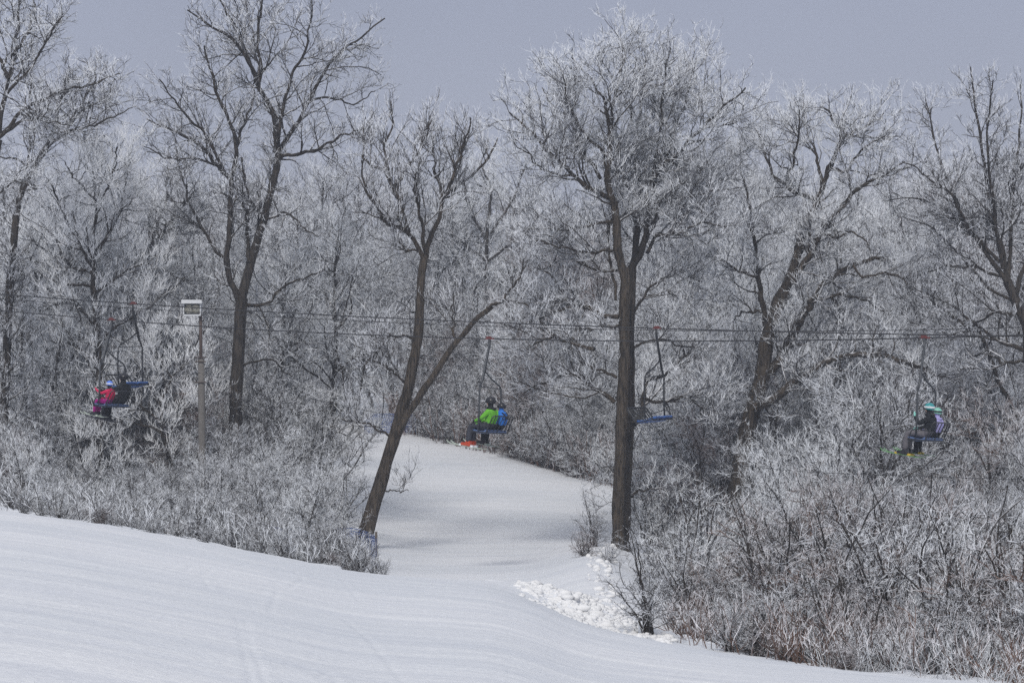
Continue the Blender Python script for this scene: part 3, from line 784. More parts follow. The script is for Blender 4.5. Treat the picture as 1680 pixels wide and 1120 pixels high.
# low far trees behind the piste (smaller, full to the ground)
for px in np.arange(690,1180,34):
    D = float(np.interp(px,[690,800,930,1000,1180],[131,124,116,110,104]))+rng.uniform(0,5)
    k = int(rng.choice([3,4,5,0,6])); place(TP[k],TADJ[k],'tree',px+rng.uniform(-10,10),D,topy=rng.uniform(430,560),group='smaller trees behind the far edge of the piste')
def clear_view(px,D,h):
    # nothing grows between the viewpoint and the riders
    lim=None
    if 70<px<300 and D<79: lim=745
    if 1400<px<1640 and D<68: lim=775
    if 1020<px<1135 and D<74: h=min(h,1.2)
    return h if lim is None else max(.6,min(h,zz(lim,D)-gz(px,D)))
def young(n,u0,u1,D0,D1,topfn,weights,group,jit=35):
    for i in range(n):
        px=u0+(u1-u0)*((i+rng.random())/n); D=rng.uniform(D0,D1)
        if on_piste(px,D,38) or (1110<px<1275 and D<80): continue
        k=int(rng.choice(4,p=weights)); top=topfn(px)+rng.normal(0,jit)
        h=clear_view(px,D,min(max(zz(top,D)-gz(px,D),3),9)); place(YP[k],YADJ[k],'tree',px,D,hgt=h,group=group)
gy='young frosted trees of the understory'
young(14,-40,530,84,90,lambda u:540,[.35,.3,.05,.3],gy)
young(14,-40,535,77,83,lambda u:np.interp(u,[0,100,300,450,585],[600,620,640,600,640]),[.35,.35,.05,.25],gy)
young(12,-40,530,70,75,lambda u:np.interp(u,[0,300,450,570],[690,715,700,745]),[.3,.45,.05,.2],gy)
young(12,-40,560,60,67,lambda u:np.interp(u,[0,300,450,560],[750,770,800,860]),[.3,.45,.05,.2],gy,25)
young(14,1080,1740,86,95,lambda u:520,[.35,.1,.2,.35],gy)
young(13,1090,1740,80,86,lambda u:np.interp(u,[1090,1300,1740],[640,560,580]),[.35,.2,.2,.25],gy)
young(17,1090,1740,68,76,lambda u:np.interp(u,[1090,1200,1350,1740],[760,740,620,640]),[.4,.3,.2,.1],gy)
young(13,1120,1740,56,63,lambda u:np.interp(u,[1120,1250,1450,1740],[860,760,740,740]),[.4,.15,.35,.1],gy)
young(14,700,1060,113,126,lambda u:np.interp(u,[700,1060],[600,560]),[.4,.2,.3,.1],gy)
def whitetree(k,px,D,top,label):
    o=place(TP[k],None,'tree',px,D,topy=top); placed.pop(); tag(o,label,'tree'); 
whitetree(3,60,81,330,'white frosted tree at far left, just above the cables')
whitetree(5,232,82,300,'white frosted tree above the left chairs, left of the forked tree')
whitetree(3,120,81,235,'broad white frosted crown near the left edge, left of the forked tree')
whitetree(5,545,84,300,'white frosted tree between the forked tree and the leaning tree')
# understory
def shrubs(n, u0, u1, D0, D1, topfn, weights, group, jit=25, hmax=3.7):
    k_=0
    for i in range(n):
        px = u0+(u1-u0)*((i+rng.random())/n); D = rng.uniform(D0,D1)
        if on_piste(px,D,18): 
            continue
        k = int(rng.choice(len(SP), p=weights))
        top = topfn(px)+rng.normal(0,jit)
        h = zz(top,D)-gz(px,D)
        h = min(max(h*rng.uniform(.7,1.2),.6),hmax)
        if 1150<px<1250 and D<80: h=min(h,1.7)
        h=clear_view(px,D,h)
        place((NP if D<66 else SP)[k],SADJ[k] if not (D<66 and k==5) else 'low brown twigged shrub','shrub',px,D,hgt=h,group=group)
WS  = np.array([.34,.28,.04,.12,.08,.14]); WSR = np.array([.08,.2,.34,.14,.12,.12])
WSB=np.array([.12,.24,.34,.12,.10,.08])
gL='frosted shrubs along the left slope edge'; gR='frosted shrubs of the right thicket'; gF='shrubs at the far edge of the piste'
shrubs(14,-30,575,76,84,lambda u:np.interp(u,[0,300,590],[650,690,700]),WS,gL)
shrubs(18,-30,580,66,76,lambda u:np.interp(u,[0,300,590],[735,760,790]),WS,gL)
shrubs(28,-30,560,55,64,lambda u:np.interp(u,[0,300,560],[780,820,870]),WS,gL,20)
shrubs(22,380,612,58,72,lambda u:np.interp(u,[380,600],[840,870]),WS,gL,22)
shrubs(13,-30,420,51.5,56,lambda u:np.interp(u,[0,300,520],[800,845,890]),WS,gL,22,2.2)
shrubs(22,1060,1720,76,86,lambda u:np.interp(u,[1060,1300,1700],[740,640,660]),WSR,gR,30)
shrubs(20,1070,1720,64,72,lambda u:np.interp(u,[1070,1240,1400,1700],[800,700,640,700]),WS,gR,30)
shrubs(28,1090,1720,55,63,lambda u:np.interp(u,[1090,1250,1450,1700],[880,760,730,760]),WSR,gR,30)
shrubs(30,1130,1720,47,54,lambda u:np.interp(u,[1130,1250,1450,1700],[930,840,810,820]),WSB,gR,35)
shrubs(30,1190,1720,40,46,lambda u:np.interp(u,[1200,1300,1500,1700],[980,930,900,890]),WSB,gR,30)
shrubs(16,1380,1720,35,39,lambda u:np.interp(u,[1380,1500,1700],[1020,990,960]),WSR,gR,20)
for px,D in [(p,float(np.interp(p,[700,760,830,880,930,1000],[125.5,122,118,114,111,106]))+rng.uniform(0,4)) for p in np.arange(700,1010,9)]:
    k=int(rng.choice([1,2,3,4,5])); place(SP[k],SADJ[k],'shrub',px,D,hgt=rng.uniform(2.2,4.4),group=gF)
for px,D in [(p,rng.uniform(82,104)) for p in np.arange(1050,1110,7)]:
    k=int(rng.choice([0,1,3])); place(SP[k],SADJ[k],'shrub',px,D,hgt=rng.uniform(2.5,4.0),group=gR)
# named single shrubs
def solo(k,px,D,h,label,cat='shrub',rz=None):
    o=place(SP[k],None,cat,px,D,hgt=h,rz=rz); placed.pop(); tag(o,label,cat); return o
def soloy(k,px,D,h,label):
    o=place(YP[k],None,'tree',px,D,hgt=h); placed.pop(); tag(o,label,'tree'); return o
for px_ in np.arange(1090,1165,7):
    k=int(rng.choice([0,1,3,3])); place(NP[k],SADJ[k],'shrub',float(px_)+rng.uniform(-3,3),rng.uniform(60,77),hgt=rng.uniform(.9,2.2),group=gR)
solo(4,1062,43.5,2.4,'dark bare stemmed sapling clump on the snow bank right of the oak')
soloy(1,1330,62,5.0,'bright white young tree rising under the base of the arching limb')
soloy(1,1405,66,5.4,'tall white young tree below the tip of the arching limb')
solo(0,590,60,1.1,'low frosted bush hugging the foot of the leaning tree')
solo(5,612,58.5,.75,'small frosted bush at the left corner of the piste')
solo(4,628,58,.7,'thin bare weeds at the left edge of the piste mouth')
solo(4,975,72.5,2.0,'bare thin shrub reaching left over the piste from the oak foot')
solo(2,960,66,1.2,'low bare dark bush on the snow edge left of the oak foot')
solo(1,1000,64,.75,'frost covered brush in front of the oak foot')
solo(1,1052,60,.6,'frosted brush right of the oak foot')

# unique wording for every copy
from collections import defaultdict
def near(px): return min(LAND,key=lambda l:abs(l[0]-px))
def clip16(t):
    w=t.split(); return t if len(w)<=16 else ' '.join(w)
def band(D,cat):
    if cat=='tree': b=[(90,'front row'),(100,'second row'),(110,'third row'),(122,'fourth row'),(136,'fifth row'),(999,'last row')]
    else: b=[(46,'nearest row'),(54.5,'second row'),(64,'third row'),(76,'fourth row'),(90,'fifth row'),(999,'far row')]
    return next(n for d,n in b if D<d)
ordn=['leftmost','second from left','third from left','fourth from left','fifth from left','sixth from left','seventh from left','eighth from left']
dd=defaultdict(list)
for it in placed:
    dd[(it[1],band(it[4],it[2]),near(it[3])[1])].append(it)
for (adj,b,l),its in dd.items():
    its.sort(key=lambda t:t[3])
    for i_,it in enumerate(its):
        s = f'{adj} in {b} behind {l}' if not(it[4]<62) else f'{adj} in {b} below {l}'
        if len(its)>1: s += ', '+(ordn[i_] if i_<len(ordn) else 'rightmost')
        tag(it[0], s, it[2], it[5])

# ------------------------------------------------------------------ far wood + undergrowth (uncountable)
def get_arrays(root):
    out=[]
    for ch in root.children:
        me=ch.data; n=len(me.vertices); v=np.empty(n*3,np.float32); me.vertices.foreach_get('co',v)
        lv=np.empty(len(me.loops),np.int32); me.loops.foreach_get('vertex_index',lv)
        ls=np.empty(len(me.polygons),np.int32); me.polygons.foreach_get('loop_start',ls)
        lt=np.diff(np.append(ls,len(lv)))
        fr=np.empty(n,np.float32); me.attributes['frost'].data.foreach_get('value',fr)
        fs={}
        for s_ in (3,4):
            w=ls[lt==s_]
            if len(w): fs[s_]=lv[w[:,None]+np.arange(s_)[None]]
        out.append((v.reshape(-1,3),fs,fr))
    return out
st_fw = dict(d1=1.2, l1=2.6, d2=2.0, l2=1.3, d3=2.6, l3=.7, d4=2.4, l4=.35, up=.3, rs=2.2, t0=.1)
fp = proto_tree(301,14,.08,9,.38,st_fw,M_far,M_far,.2,name='far_wood_source')
arr = get_arrays(fp['root'])
S=Soup()
for D in (158,172,188,206):
    px=-120
    while px<1800:
        a=rng.uniform(0,6.28); x,y,z=gpos(px,D+rng.uniform(-4,4)); s=(zz(skyl(px)+rng.uniform(0,25),D)-z)/fp['h']
        ca,sa=math.cos(a)*s*1.15,math.sin(a)*s*1.15
        for v,fs,fr in arr:
            w=np.stack([v[:,0]*ca-v[:,1]*sa+x, v[:,0]*sa+v[:,1]*ca+y, v[:,2]*s+z-.1],1)
            S.add(w,list(fs.values()),fr*1.05)
        px+=rng.uniform(75,120)
tag(S.build('far_wood', M_far), 'distant frosted wood showing as a pale grey mass behind the trees', 'wood', kind='stuff')
for ch in list(fp['root'].children): bpy.data.objects.remove(ch)
bpy.data.objects.remove(fp['root'])

def thicket(name, n, pxr, Dfn, hr, mat, label, cat, seed, st, lean=.45, rad=.009):
    rg=np.random.default_rng(seed); K=6; P=[]; R=[]
    tries=0
    while len(P)<n and tries<n*4:
        tries+=1
        px=rg.uniform(*pxr); D=Dfn(px,rg)
        if on_piste(px,D,8): continue
        p=np.array(gpos(px,D)); cur=unit(np.array([rg.normal()*lean,rg.normal()*lean,1])); L=rg.uniform(*hr); pts=[p]
        for _ in range(K-1): cur=unit(cur+rg.normal(size=3)*.12); pts.append(pts[-1]+cur*L/(K-1))
        P.append(pts); R.append(np.linspace(rad,rad*.5,K))
    P=np.array(P);R=np.array(R); s=Soup(); s.add(*tubes(P,R,4),.35)
    C,RR=spawn(P,R,st[0],.2,1,-st[1],42,.4,.2,5,.8,.008,.006,rg); s.add(*tubes(C,RR,3,True),.55)
    C2,R2=spawn(C,RR,st[2],.15,1,-st[3],42,.5,.2,3,1,.009,.003,rg); s.add(*tubes(C2,R2,3,True),.75)
    tag(s.build(name,mat),label,cat,kind='stuff')
thicket('undergrowth',170,(-60,612),lambda p,r:np.interp(p,[0,300,600],[50.5,52.3,56])+abs(r.normal(0,5)),(.4,1.1),M_tw,'tangle of thin frosted stems along the left slope crest','undergrowth',41,(5,.45,8,.16))
thicket('undergrowth',600,(1100,1760),lambda p,r:np.interp(p,[1100,1300,1500,1700],[42,38,34,32])+abs(r.normal(0,7)),(.4,1.1),M_twb,'tangle of thin brown stems along the right slope crest','undergrowth',42,(5,.45,8,.16))
thicket('dry_grass',320,(1340,1760),lambda p,r:np.interp(p,[1100,1300,1500,1700],[41,37,33.2,31])+abs(r.normal(0,2.2)),(.3,.8),M_twh,'pale frosted dry grass and weeds along the right slope crest','grass',43,(3,.2,6,.10),.45,.0038)
thicket('undergrowth',700,(640,1120),lambda p,r:np.interp(p,[640,700,760,830,930,1000,1120],[128,124,121,117,110,105,90])+abs(r.normal(0,5)),(.8,2.6),M_twb,'bare brown brush along the far edge of the piste','undergrowth',44,(4,.6,6,.25),.25,.02)

# ------------------------------------------------------------------ lift
ANG = math.radians(27); ca,sa = math.cos(ANG), math.sin(ANG)
def lift_line(off):
    Y0=66+off*ca; X0=(803-840)/F*66+off*sa
    def at(px):
        t=(px-840)/F; s=(t*Y0-X0)/(ca+sa*t)
        return Y0-sa*s
    return at
LA, LB = lift_line(0), lift_line(3.0)
M_cable = plain('cable_steel',(.05,.05,.055),.5,.6)
M_black = plain('black_painted_steel',(.022,.024,.028),.45)
M_grey  = plain('grey_steel',(.055,.06,.068),.45,.3)
M_red   = plain('red_grip_paint',(.12,.03,.03),.6)
M_blue  = plain('blue_seat_plastic',(.03,.10,.32),.45,var=.08)
M_bluep = plain('pale_blue_seat_underside',(.10,.16,.33),.5,var=.1)
def cable(name, ptsy, line, r, label, kind_cat='cable', ext=1):
    xs=[p[0] for p in ptsy]; ys=[p[1] for p in ptsy]
    X=np.linspace(xs[0],xs[-1],70)
    c=np.polyfit(xs,ys,3 if len(xs)>4 else 2); Y=np.polyval(c,X)
    P=np.array([wp(x,y,line(x)) for x,y in zip(X,Y)])
    o=tube_obj(name,P,r,M_cable,sides=6); tag(o,label,kind_cat)
    return lambda px: wp(px, float(np.polyval(c,px)), line(px))
cA=cable('haul_cable',[(-420,461),(0,507),(183,525),(420,540),(803,559),(1100,559),(1260,557),(1517,554),(1680,549),(2100,530)],LA,.016,'lower dark haul cable carrying the three occupied chairs')
cB=cable('haul_cable',[(-420,445),(0,484),(218,497),(420,510),(840,530),(1077,540),(1260,543),(1680,551),(2100,556)],LB,.016,'upper dark haul cable carrying the two empty chairs')
LC=lift_line(1.5)
cC=cable('signal_cable',[(-420,458),(0,487),(180,500),(420,521),(840,539),(1077,543),(1260,542),(1680,533),(2100,515)],LC,.010,'thin middle cable curving up to the right between haul cables')

TSEAT = Matrix.Translation((0,0,-2.5)) @ Matrix.Rotation(math.radians(8),4,'X') @ Matrix.Translation((0,0,2.5))
TSEATF = Matrix.Translation((0,0,-2.5)) @ Matrix.Rotation(math.radians(17),4,'X') @ Matrix.Translation((0,0,2.5)) @ Matrix.Diagonal((1,1.2,1,1))
def build_chair(px, cfun, flip, label, group, dyaw=0.0, xo=.13):
    p = cfun(px); f = -1 if flip else 1
    root = empty('lift_chair', p)
    # local: +Y travel, +X rider's right
    yaw = math.atan2(sa*f, -ca*f) - math.pi/2
    if flip: yaw -= math.radians(4)
    else: yaw -= math.radians(3)
    yaw -= math.radians(dyaw)
    tilt = Matrix.Rotation(math.radians(3 if not flip else 0),4,'Y')
    MW = Matrix.Translation(Vector(p)) @ Matrix.Rotation(yaw,4,'Z') @ tilt @ Matrix.Translation(Vector((xo,0,0)))
    root.matrix_world = MW
    tag(root,label,'chairlift chair',group)
    W=.58; zs=-2.50
    frame_m = M_black if flip else M_grey
    s=Soup(); soup_tube(s,[(-xo,0,0),(-xo*.9-.03,0,-.22),(-W+.12,0,-1.15),(-W+.03,0,-1.32)],.030,8); soup_tube(s,[(-xo+.05,0,-.02),(-xo+.03,0,-.22),(-W+.17,0,-1.15)],.018,6)
    s.build('hanger',frame_m,root,smooth=True,frost=False)
    s=Soup(); soup_tube(s,[(-W+.03,0,-1.30),(-W,0,-1.40),(-W,0,-2.1),(-W,.02,zs)],.025,8); s.build('side_bar',frame_m,root,smooth=True,frost=False)
    s=Soup(); soup_tube(s,[(-W+.24,0,-.88),(0,0,-1.08),(W-.12,0,-1.26),(W-.02,0,-1.36),(W,0,-1.48),(W,0,-2.1),(W,.02,zs)],.023,8); s.build('side_bar',frame_m,root,smooth=True,frost=False)
    s=Soup(); soup_tube(s,[(-W+.03,0,-1.32),(W-.04,0,-1.34)],.014,6); s.build('cross_bar',frame_m,root,frost=False)
    s=Soup(); soup_box(s,(-xo,0,.01),(.05,.16,.05)); soup_box(s,(-xo,.02,.045),(.045,.14,.04)); soup_tube(s,[(-xo,-.15,0),(-xo,.15,0)],.022,8)
    s.build('cable_grip',M_red,root,frost=False)
    # seat: two blue pans with rounded nose
    for sx in (-1,1):
        s=Soup(); prof=[(-.24,.05),(-.18,.0),(.0,-.025),(.16,-.01),(.25,.0),(.275,-.03),(.25,-.06),(.0,-.085),(-.2,-.05),(-.26,.0)]
        n=len(prof); xs=[sx*.015,sx*.06,sx*.49,sx*.54]; sc_=[.86,1,1,.8]
        v=np.array([[x,y*k,z+zs-.0] for x,k in zip(xs,sc_) for (y,z) in prof])
        q=[[a*n+b,(a+1)*n+b,(a+1)*n+(b+1)%n,a*n+(b+1)%n] for a in range(3) for b in range(n)]
        s.add(v,[np.array(q), np.array([list(range(n))]), np.array([[3*n+b for b in range(n)][::-1]])])
        s.build('seat',M_blue if flip else M_bluep,root,smooth=False,frost=False)
    s=Soup(); soup_tube(s,[(-W,.22,zs-.06),(-W,-.24,zs-.03),(W,-.24,zs-.03),(W,.22,zs-.06)],.018,6); soup_tube(s,[(-W,.2,zs-.09),(W,.2,zs-.09)],.018,6); s.build('seat_frame',M_black,root,frost=False)
    s=Soup(); t=.45
    def bp(x,h): return (x,-.24-h*.32,zs+.02+h)
    r_=[bp(-W+.02,0),bp(-W+.02,.36),bp(-W+.08,.43),bp(W-.08,.43),bp(W-.02,.36),bp(W-.02,0)]
    soup_tube(s,r_,.018 if not flip else .026,6); soup_tube(s,[bp(-W,0),bp(W,0)],.016,6)
    s.build('back_frame',M_black,root,frost=False)
    for x in np.linspace(-.40,.40,5 if not flip else 6):
        s=Soup(); soup_tube(s,[bp(x,0),bp(x*.98,.43)],.013 if not flip else .020,6); s.build('slat',M_black,root,frost=False)
    for sx in (-1,1):
        s=Soup(); soup_tube(s,[(sx*W,-.30,zs+.22),(sx*W,.05,zs+.22),(sx*W,.16,zs+.16),(sx*W,.2,zs-.04)],.014,6); s.build('armrest',M_black,root,frost=False)
    for o in root.children:
        if o.name.split('.')[0] in ('seat','seat_frame','back_frame','slat','armrest'): o.matrix_basis = (TSEAT if not flip else TSEATF)
    return root, MW @ TSEAT

for px_,D_,h_,lb_ in ((560,59,1.5,'rounded frosted bush in front of the near blue fence'),(585,57.5,1.2,'small frosted bush overlapping the near blue fence end'),(530,60,1.7,'wide frosted bush left of the near blue fence')): solo(1,px_,D_,h_,lb_)
gC='chairlift chairs hanging over the piste'
chL,mL=build_chair(183,cA,False,'left occupied chair carrying a black clad adult and a pink clad child',gC)
chM,mM=build_chair(803,cA,False,'middle occupied chair carrying the green and blue jacket riders',gC)
chR,mR=build_chair(1517,cA,False,'right occupied chair carrying two riders in teal and mint helmets',gC,3,.2)
build_chair(218,cB,True,'empty blue seat chair behind the black clad adult at left',gC)
build_chair(1077,cB,True,'empty blue seat chair hanging just right of the oak trunk',gC)

# ------------------------------------------------------------------ people
def skin_mesh(verts, edges, radii, root_i, levels=2):
    me=bpy.data.meshes.new('tmp'); me.from_pydata(verts,edges,[])
    o=bpy.data.objects.new('tmp',me); col.objects.link(o)
    m=o.modifiers.new('skin','SKIN'); m.use_smooth_shade=True
    sv=me.skin_vertices[0].data
    for i,r in enumerate(radii):
        sv[i].radius=(r,r) if np.isscalar(r) else r; sv[i].use_root=(i==root_i)
    s=o.modifiers.new('sub','SUBSURF'); s.levels=levels; s.render_levels=levels
    dg=bpy.context.evaluated_depsgraph_get(); me2=bpy.data.meshes.new_from_object(o.evaluated_get(dg))
    bpy.data.objects.remove(o)
    return me2
M_skin=plain('skin',(.50,.30,.22),.6)
def cloth(name,rgb): return plain(name,rgb,.8,spec=.2,var=.25,scale=9)
M_bk=cloth('black_cloth',(.014,.016,.02)); M_green=cloth('green_cloth',(.13,.42,.035)); M_bl=cloth('blue_cloth',(.035,.19,.62))
M_pants=cloth('charcoal_pants',(.045,.048,.062)); M_gpants=cloth('grey_pants',(.13,.125,.14)); M_lav=cloth('lavender_cloth',(.36,.34,.62))
M_pink=cloth('red_pink_jacket',(.55,.02,.09)); M_mag=cloth('magenta_pants',(.34,.01,.20)); M_mint=cloth('mint_cloth',(.30,.68,.60))
H_black=plain('black_helmet',(.018,.018,.024),.3); H_teal=plain('teal_helmet',(.03,.26,.28),.4); H_mint=plain('mint_helmet',(.22,.52,.43),.4); H_blue=plain('blue_helmet',(.10,.22,.75),.35)
M_white=plain('white_strap',(.75,.77,.8),.6); M_orange=plain('orange_boot_plastic',(.46,.06,.025),.45); M_bootk=plain('black_boot_plastic',(.02,.02,.025),.4); M_yel=plain('yellow_binding',(.55,.40,.04),.5)
M_skiw=plain('pale_ski_base',(.42,.48,.42),.4); M_skig=plain('green_ski',(.13,.30,.12),.4); M_skid=plain('dark_ski',(.03,.03,.04),.35)

def person(mat4, x, S, jacket, pants, glove, helmet, strap, boot, binding, ski, label, skilabel, pose='lap', backpack=None, hat_band=None, look=0.0, collar=None):
    root=empty('person'); root.matrix_world = mat4 @ Matrix.Translation((x,-.06,-2.5+.0)) @ Matrix.Scale(S,4)
    tag(root,label,'person')
    v=[];e=[];r=[];tagm=[]
    def add(p,rad,m,par=None):
        v.append(tuple(p)); r.append(rad); tagm.append(m)
        if par is not None: e.append((par,len(v)-1))
        return len(v)-1
    J,Pn,G,Sk=0,1,2,3
    pel=add((0,-.08,.13),(.15,.12),Pn)
    wai=add((0,-.11,.30),(.17,.14),J,pel); che=add((0,-.10,.47),(.20,.155),J,wai); nb=add((0,-.06,.60),(.12,.11),J,che)
    nk=add((0,-.03,.67),.06,Sk,nb); h1=add((0,.0,.74),.088,Sk,nk); h2=add((0,.0,.83),.095,Sk,h1); add((0,-.01,.90),.07,Sk,h2)
    add((.0,.115,.76),.018,Sk,h1)   # nose
    for s in (-1,1):
        hip=add((s*.10,-.02,.10),.105,Pn,pel); th=add((s*.12,.22,.10),.10,Pn,hip); kn=add((s*.12,.44,.08),.083,Pn,th)
        ca_=add((s*.115,.47,-.12),.086,Pn,kn); an=add((s*.11,.455,-.33),.090,Pn,ca_)
        add((s*.11,.50,-.40),.05,Pn,an)
        sh=add((s*.20,-.08,.54),.092,J,che)
        if pose=='bar' and s==-1:
            el=add((s*.30,.10,.36),.06,J,sh); wr=add((s*.28,.24,.52),.042,J,el); hd=add((s*.28,.26,.60),.045,G,wr); fd=np.array([0,.01,.04]); sp=np.array([.018,0,0])
        elif pose=='hug' and s==-1:
            el=add((s*.38,.05,.40),.062,J,sh); wr=add((s*.55,.20,.36),.048,J,el); hd=add((s*.60,.26,.35),.045,G,wr); fd=np.array([-.02,.04,-.005]); sp=np.array([.0,0,.018])
        elif pose=='reach' and s==-1:
            el=add((s*.27,.12,.42),.058,J,sh); wr=add((s*.30,.33,.50),.045,J,el); hd=add((s*.31,.40,.55),.045,G,wr); fd=np.array([0,.02,.035]); sp=np.array([.018,0,0])
        else:
            el=add((s*.27,.06,.34),.06,J,sh); wr=add((s*.17,.27,.24),.046,J,el); hd=add((s*.14,.34,.22),.042,G,wr); fd=np.array([-s*.01,.035,-.02]); sp=np.array([.0,.004,.018])
        hp=np.array(v[hd])
        for q,ln in zip((-1.5,-.5,.5,1.5),(.85,1.0,.95,.75)):
            a=add(hp+fd*1.0+sp*q,.013,G,hd); add(hp+fd*(1+ln)+sp*q*1.1+np.array([0,.004,-.008]),.011,G,a)
        a=add(hp+sp*2.2+fd*.3,.014,G,hd); add(hp+sp*3.0+fd*.9,.012,G,a)
    me=skin_mesh(v,e,r,0); me.name='body'
    nP=len(me.polygons); c=np.empty(nP*3,np.float32); me.polygons.foreach_get('center',c); c=c.reshape(-1,3)
    va=np.array(v); ea=np.array(e)
    # nearest bone
    A=va[ea[:,0]];B=va[ea[:,1]]; AB=B-A
    t=np.clip(((c[:,None]-A[None])*AB[None]).sum(2)/((AB**2).sum(1)[None]+1e-9),0,1)
    d=np.linalg.norm(c[:,None]-(A[None]+t[...,None]*AB[None]),axis=2); k=d.argmin(1); tk=t[np.arange(nP),k]
    ta=np.array(tagm); mi=np.where(tk>.5,ta[ea[k,1]],ta[ea[k,0]])
    mi=np.where((mi==3)&((c[:,1]<.035)|(c[:,2]<.70)),4,mi)
    for m_ in (jacket,pants,glove,M_skin,collar or M_bk): me.materials.append(m_)
    me.polygons.foreach_set('material_index',mi.astype(np.int32))
    body=bpy.data.objects.new('body',me); col.objects.link(body); body.parent=root
    # helmet: shell, strap, goggles
    s=Soup(); n=18; ph=np.linspace(0,2.02,10); th=np.arange(n)/n*2*np.pi
    vv=[]
    for p in ph:
        for tt in th:
            rr=.134*(1+.04*np.cos(2*tt)); drop=0 if True else 0
            y=rr*1.10*np.sin(p)*np.sin(tt); zc=.128*np.cos(p)
            if p>1.6 and np.sin(tt)>.35: zc=.128*np.cos(1.6)+ (p-1.6)*0.0; 
            vv.append((rr*np.sin(p)*np.cos(tt), y-.005, .83+zc))
    kk=np.arange(9)[:,None]*n; qq=np.arange(n)[None]; q2=(qq+1)%n
    s.add(np.array(vv),[np.stack([kk+qq,kk+n+qq,kk+n+q2,kk+q2],-1).reshape(-1,4)])
    s.build('helmet',helmet,root,smooth=True,frost=False)
    s=Soup(); th=np.linspace(0,2*np.pi,25); P=np.array([(.134*np.cos(a),.146*np.sin(a)-.005,.835-.012*np.sin(a)) for a in th])
    for dz in (-.016,0,.016): soup_tube(s,P+np.array([0,0,dz]),.010,6)
    s.build('goggle_strap',strap,root,smooth=True,frost=False)
    s=Soup(); P=np.array([(.10*np.cos(a),.135*np.sin(a)-.0,.80) for a in np.linspace(.5,2.64,9)]); soup_tube(s,P,.034,8); s.build('goggles',M_bootk,root,smooth=True,frost=False)
    if collar: 
        s=Soup(); P=np.array([(.10*np.cos(a),.10*np.sin(a)-.05,.63) for a in np.linspace(0,2*np.pi,17)]); soup_tube(s,P,.04,8); s.build('hood_collar',collar,root,smooth=True,frost=False)
    if backpack:
        s=Soup()
        for sx in (-1,1): soup_tube(s,[(sx*.10,-.04,.66),(sx*.12,-.20,.60),(sx*.07,-.255,.50),(0,-.26,.44)],.018,6)
        soup_tube(s,[(-.15,-.23,.42),(0,-.265,.44),(.15,-.23,.46)],.02,6)
        s.build('harness',backpack,root,smooth=True,frost=False)
    # boots
    for q in (-1,1):
        s=Soup(); prof=[(-.09,-.50),(.20,-.50),(.22,-.46),(.19,-.42),(.07,-.405),(.05,-.35),(-.08,-.35),(-.095,-.40),(-.10,-.46)]
        n=len(prof); xs=[-.048,-.055,.055,.048]; ks=[.92,1,1,.92]
        vv=np.array([[q*.11+xx, .455+y*kx,z] for xx,kx in zip(xs,ks) for y,z in prof])
        qd=[[a*n+b,(a+1)*n+b,(a+1)*n+(b+1)%n,a*n+(b+1)%n] for a in range(3) for b in range(n)]
        s.add(vv,[np.array(qd),np.array([list(range(n))]),np.array([[3*n+b for b in range(n)][::-1]])])
        bo=s.build('boot',boot,root,frost=False)
    mw=root.matrix_world.copy()
    for q,side in ((-1,'near'),(1,'far')):
        sk=empty('ski'); sk.matrix_world=mw
        Ls=.80 if S<.9 else .76
        ys=np.array([-.62,-.45,0,.3,.6,.82,.93,.99])*Ls+.42; zs_=np.array([-.505,-.525,-.525,-.525,-.525,-.515,-.48,-.44])
        ws=np.array([.038,.044,.036,.034,.04,.045,.035,.012]); vv=[]
        for y,z,w in zip(ys,zs_,ws):
            for xx,dz in ((-w,0),(w,0),(w,.014),(-w,.014)): vv.append((q*.11+xx+ (q*.0),y,z-.004+dz))
        nn=len(ys); qd=[[a*4+b,a*4+(b+1)%4,(a+1)*4+(b+1)%4,(a+1)*4+b] for a in range(nn-1) for b in range(4)]
        s=Soup(); s.add(np.array(vv),[np.array(qd),np.array([[3,2,1,0]]),np.array([[(nn-1)*4+b for b in range(4)]])]); s.build('board',ski,sk,frost=False)
        s=Soup(); soup_box(s,(q*.11,.70,-.495),(.07,.07,.05)); s.build('toe_binding',binding,sk,frost=False); s=Soup(); soup_box(s,(q*.11,.33,-.49),(.075,.10,.06)); s.build('heel_binding',binding,sk,frost=False)
        tag(sk, f'{side} ski worn by the {skilabel}', 'ski', 'skis on the riders')
    return root
person(mL,-.30,.74,M_pink,M_mag,M_pink,H_blue,M_white,M_bootk,M_skiw,M_skiw,'small rider in red jacket, magenta pants and blue helmet on the left chair','child in the blue helmet',pose='reach')
person(mL,.30,1.0,M_bk,M_bk,M_bk,H_black,M_bk,M_bootk,M_skid,M_skid,'rider all in black with an arm round the child on the left chair','black clad adult on the left chair',pose='hug',collar=M_bk)
person(mM,-.26,.98,M_green,M_pants,M_bk,H_black,M_bootk,M_orange,M_white,M_skiw,'rider in bright green jacket and black helmet on the middle chair','green jacket rider',collar=M_bk)
person(mM,.36,.83,M_bl,M_bk,M_bk,H_black,M_bootk,M_bootk,M_skiw,M_skiw,'shorter rider in blue jacket and black helmet on the middle chair','blue jacket rider',backpack=M_bk,collar=M_bl)
person(mR,-.20,.94,M_bk,M_gpants,M_mint,H_teal,M_white,M_bootk,M_yel,M_skig,'rider in black jacket and teal helmet gripping the bar of the right chair','teal helmet rider',pose='bar',collar=M_bk)
person(mR,.33,.83,M_lav,M_bk,M_bk,H_mint,M_bootk,M_bootk,M_yel,M_skig,'rider in lavender jacket and mint helmet on the right chair','mint helmet rider',collar=M_lav)

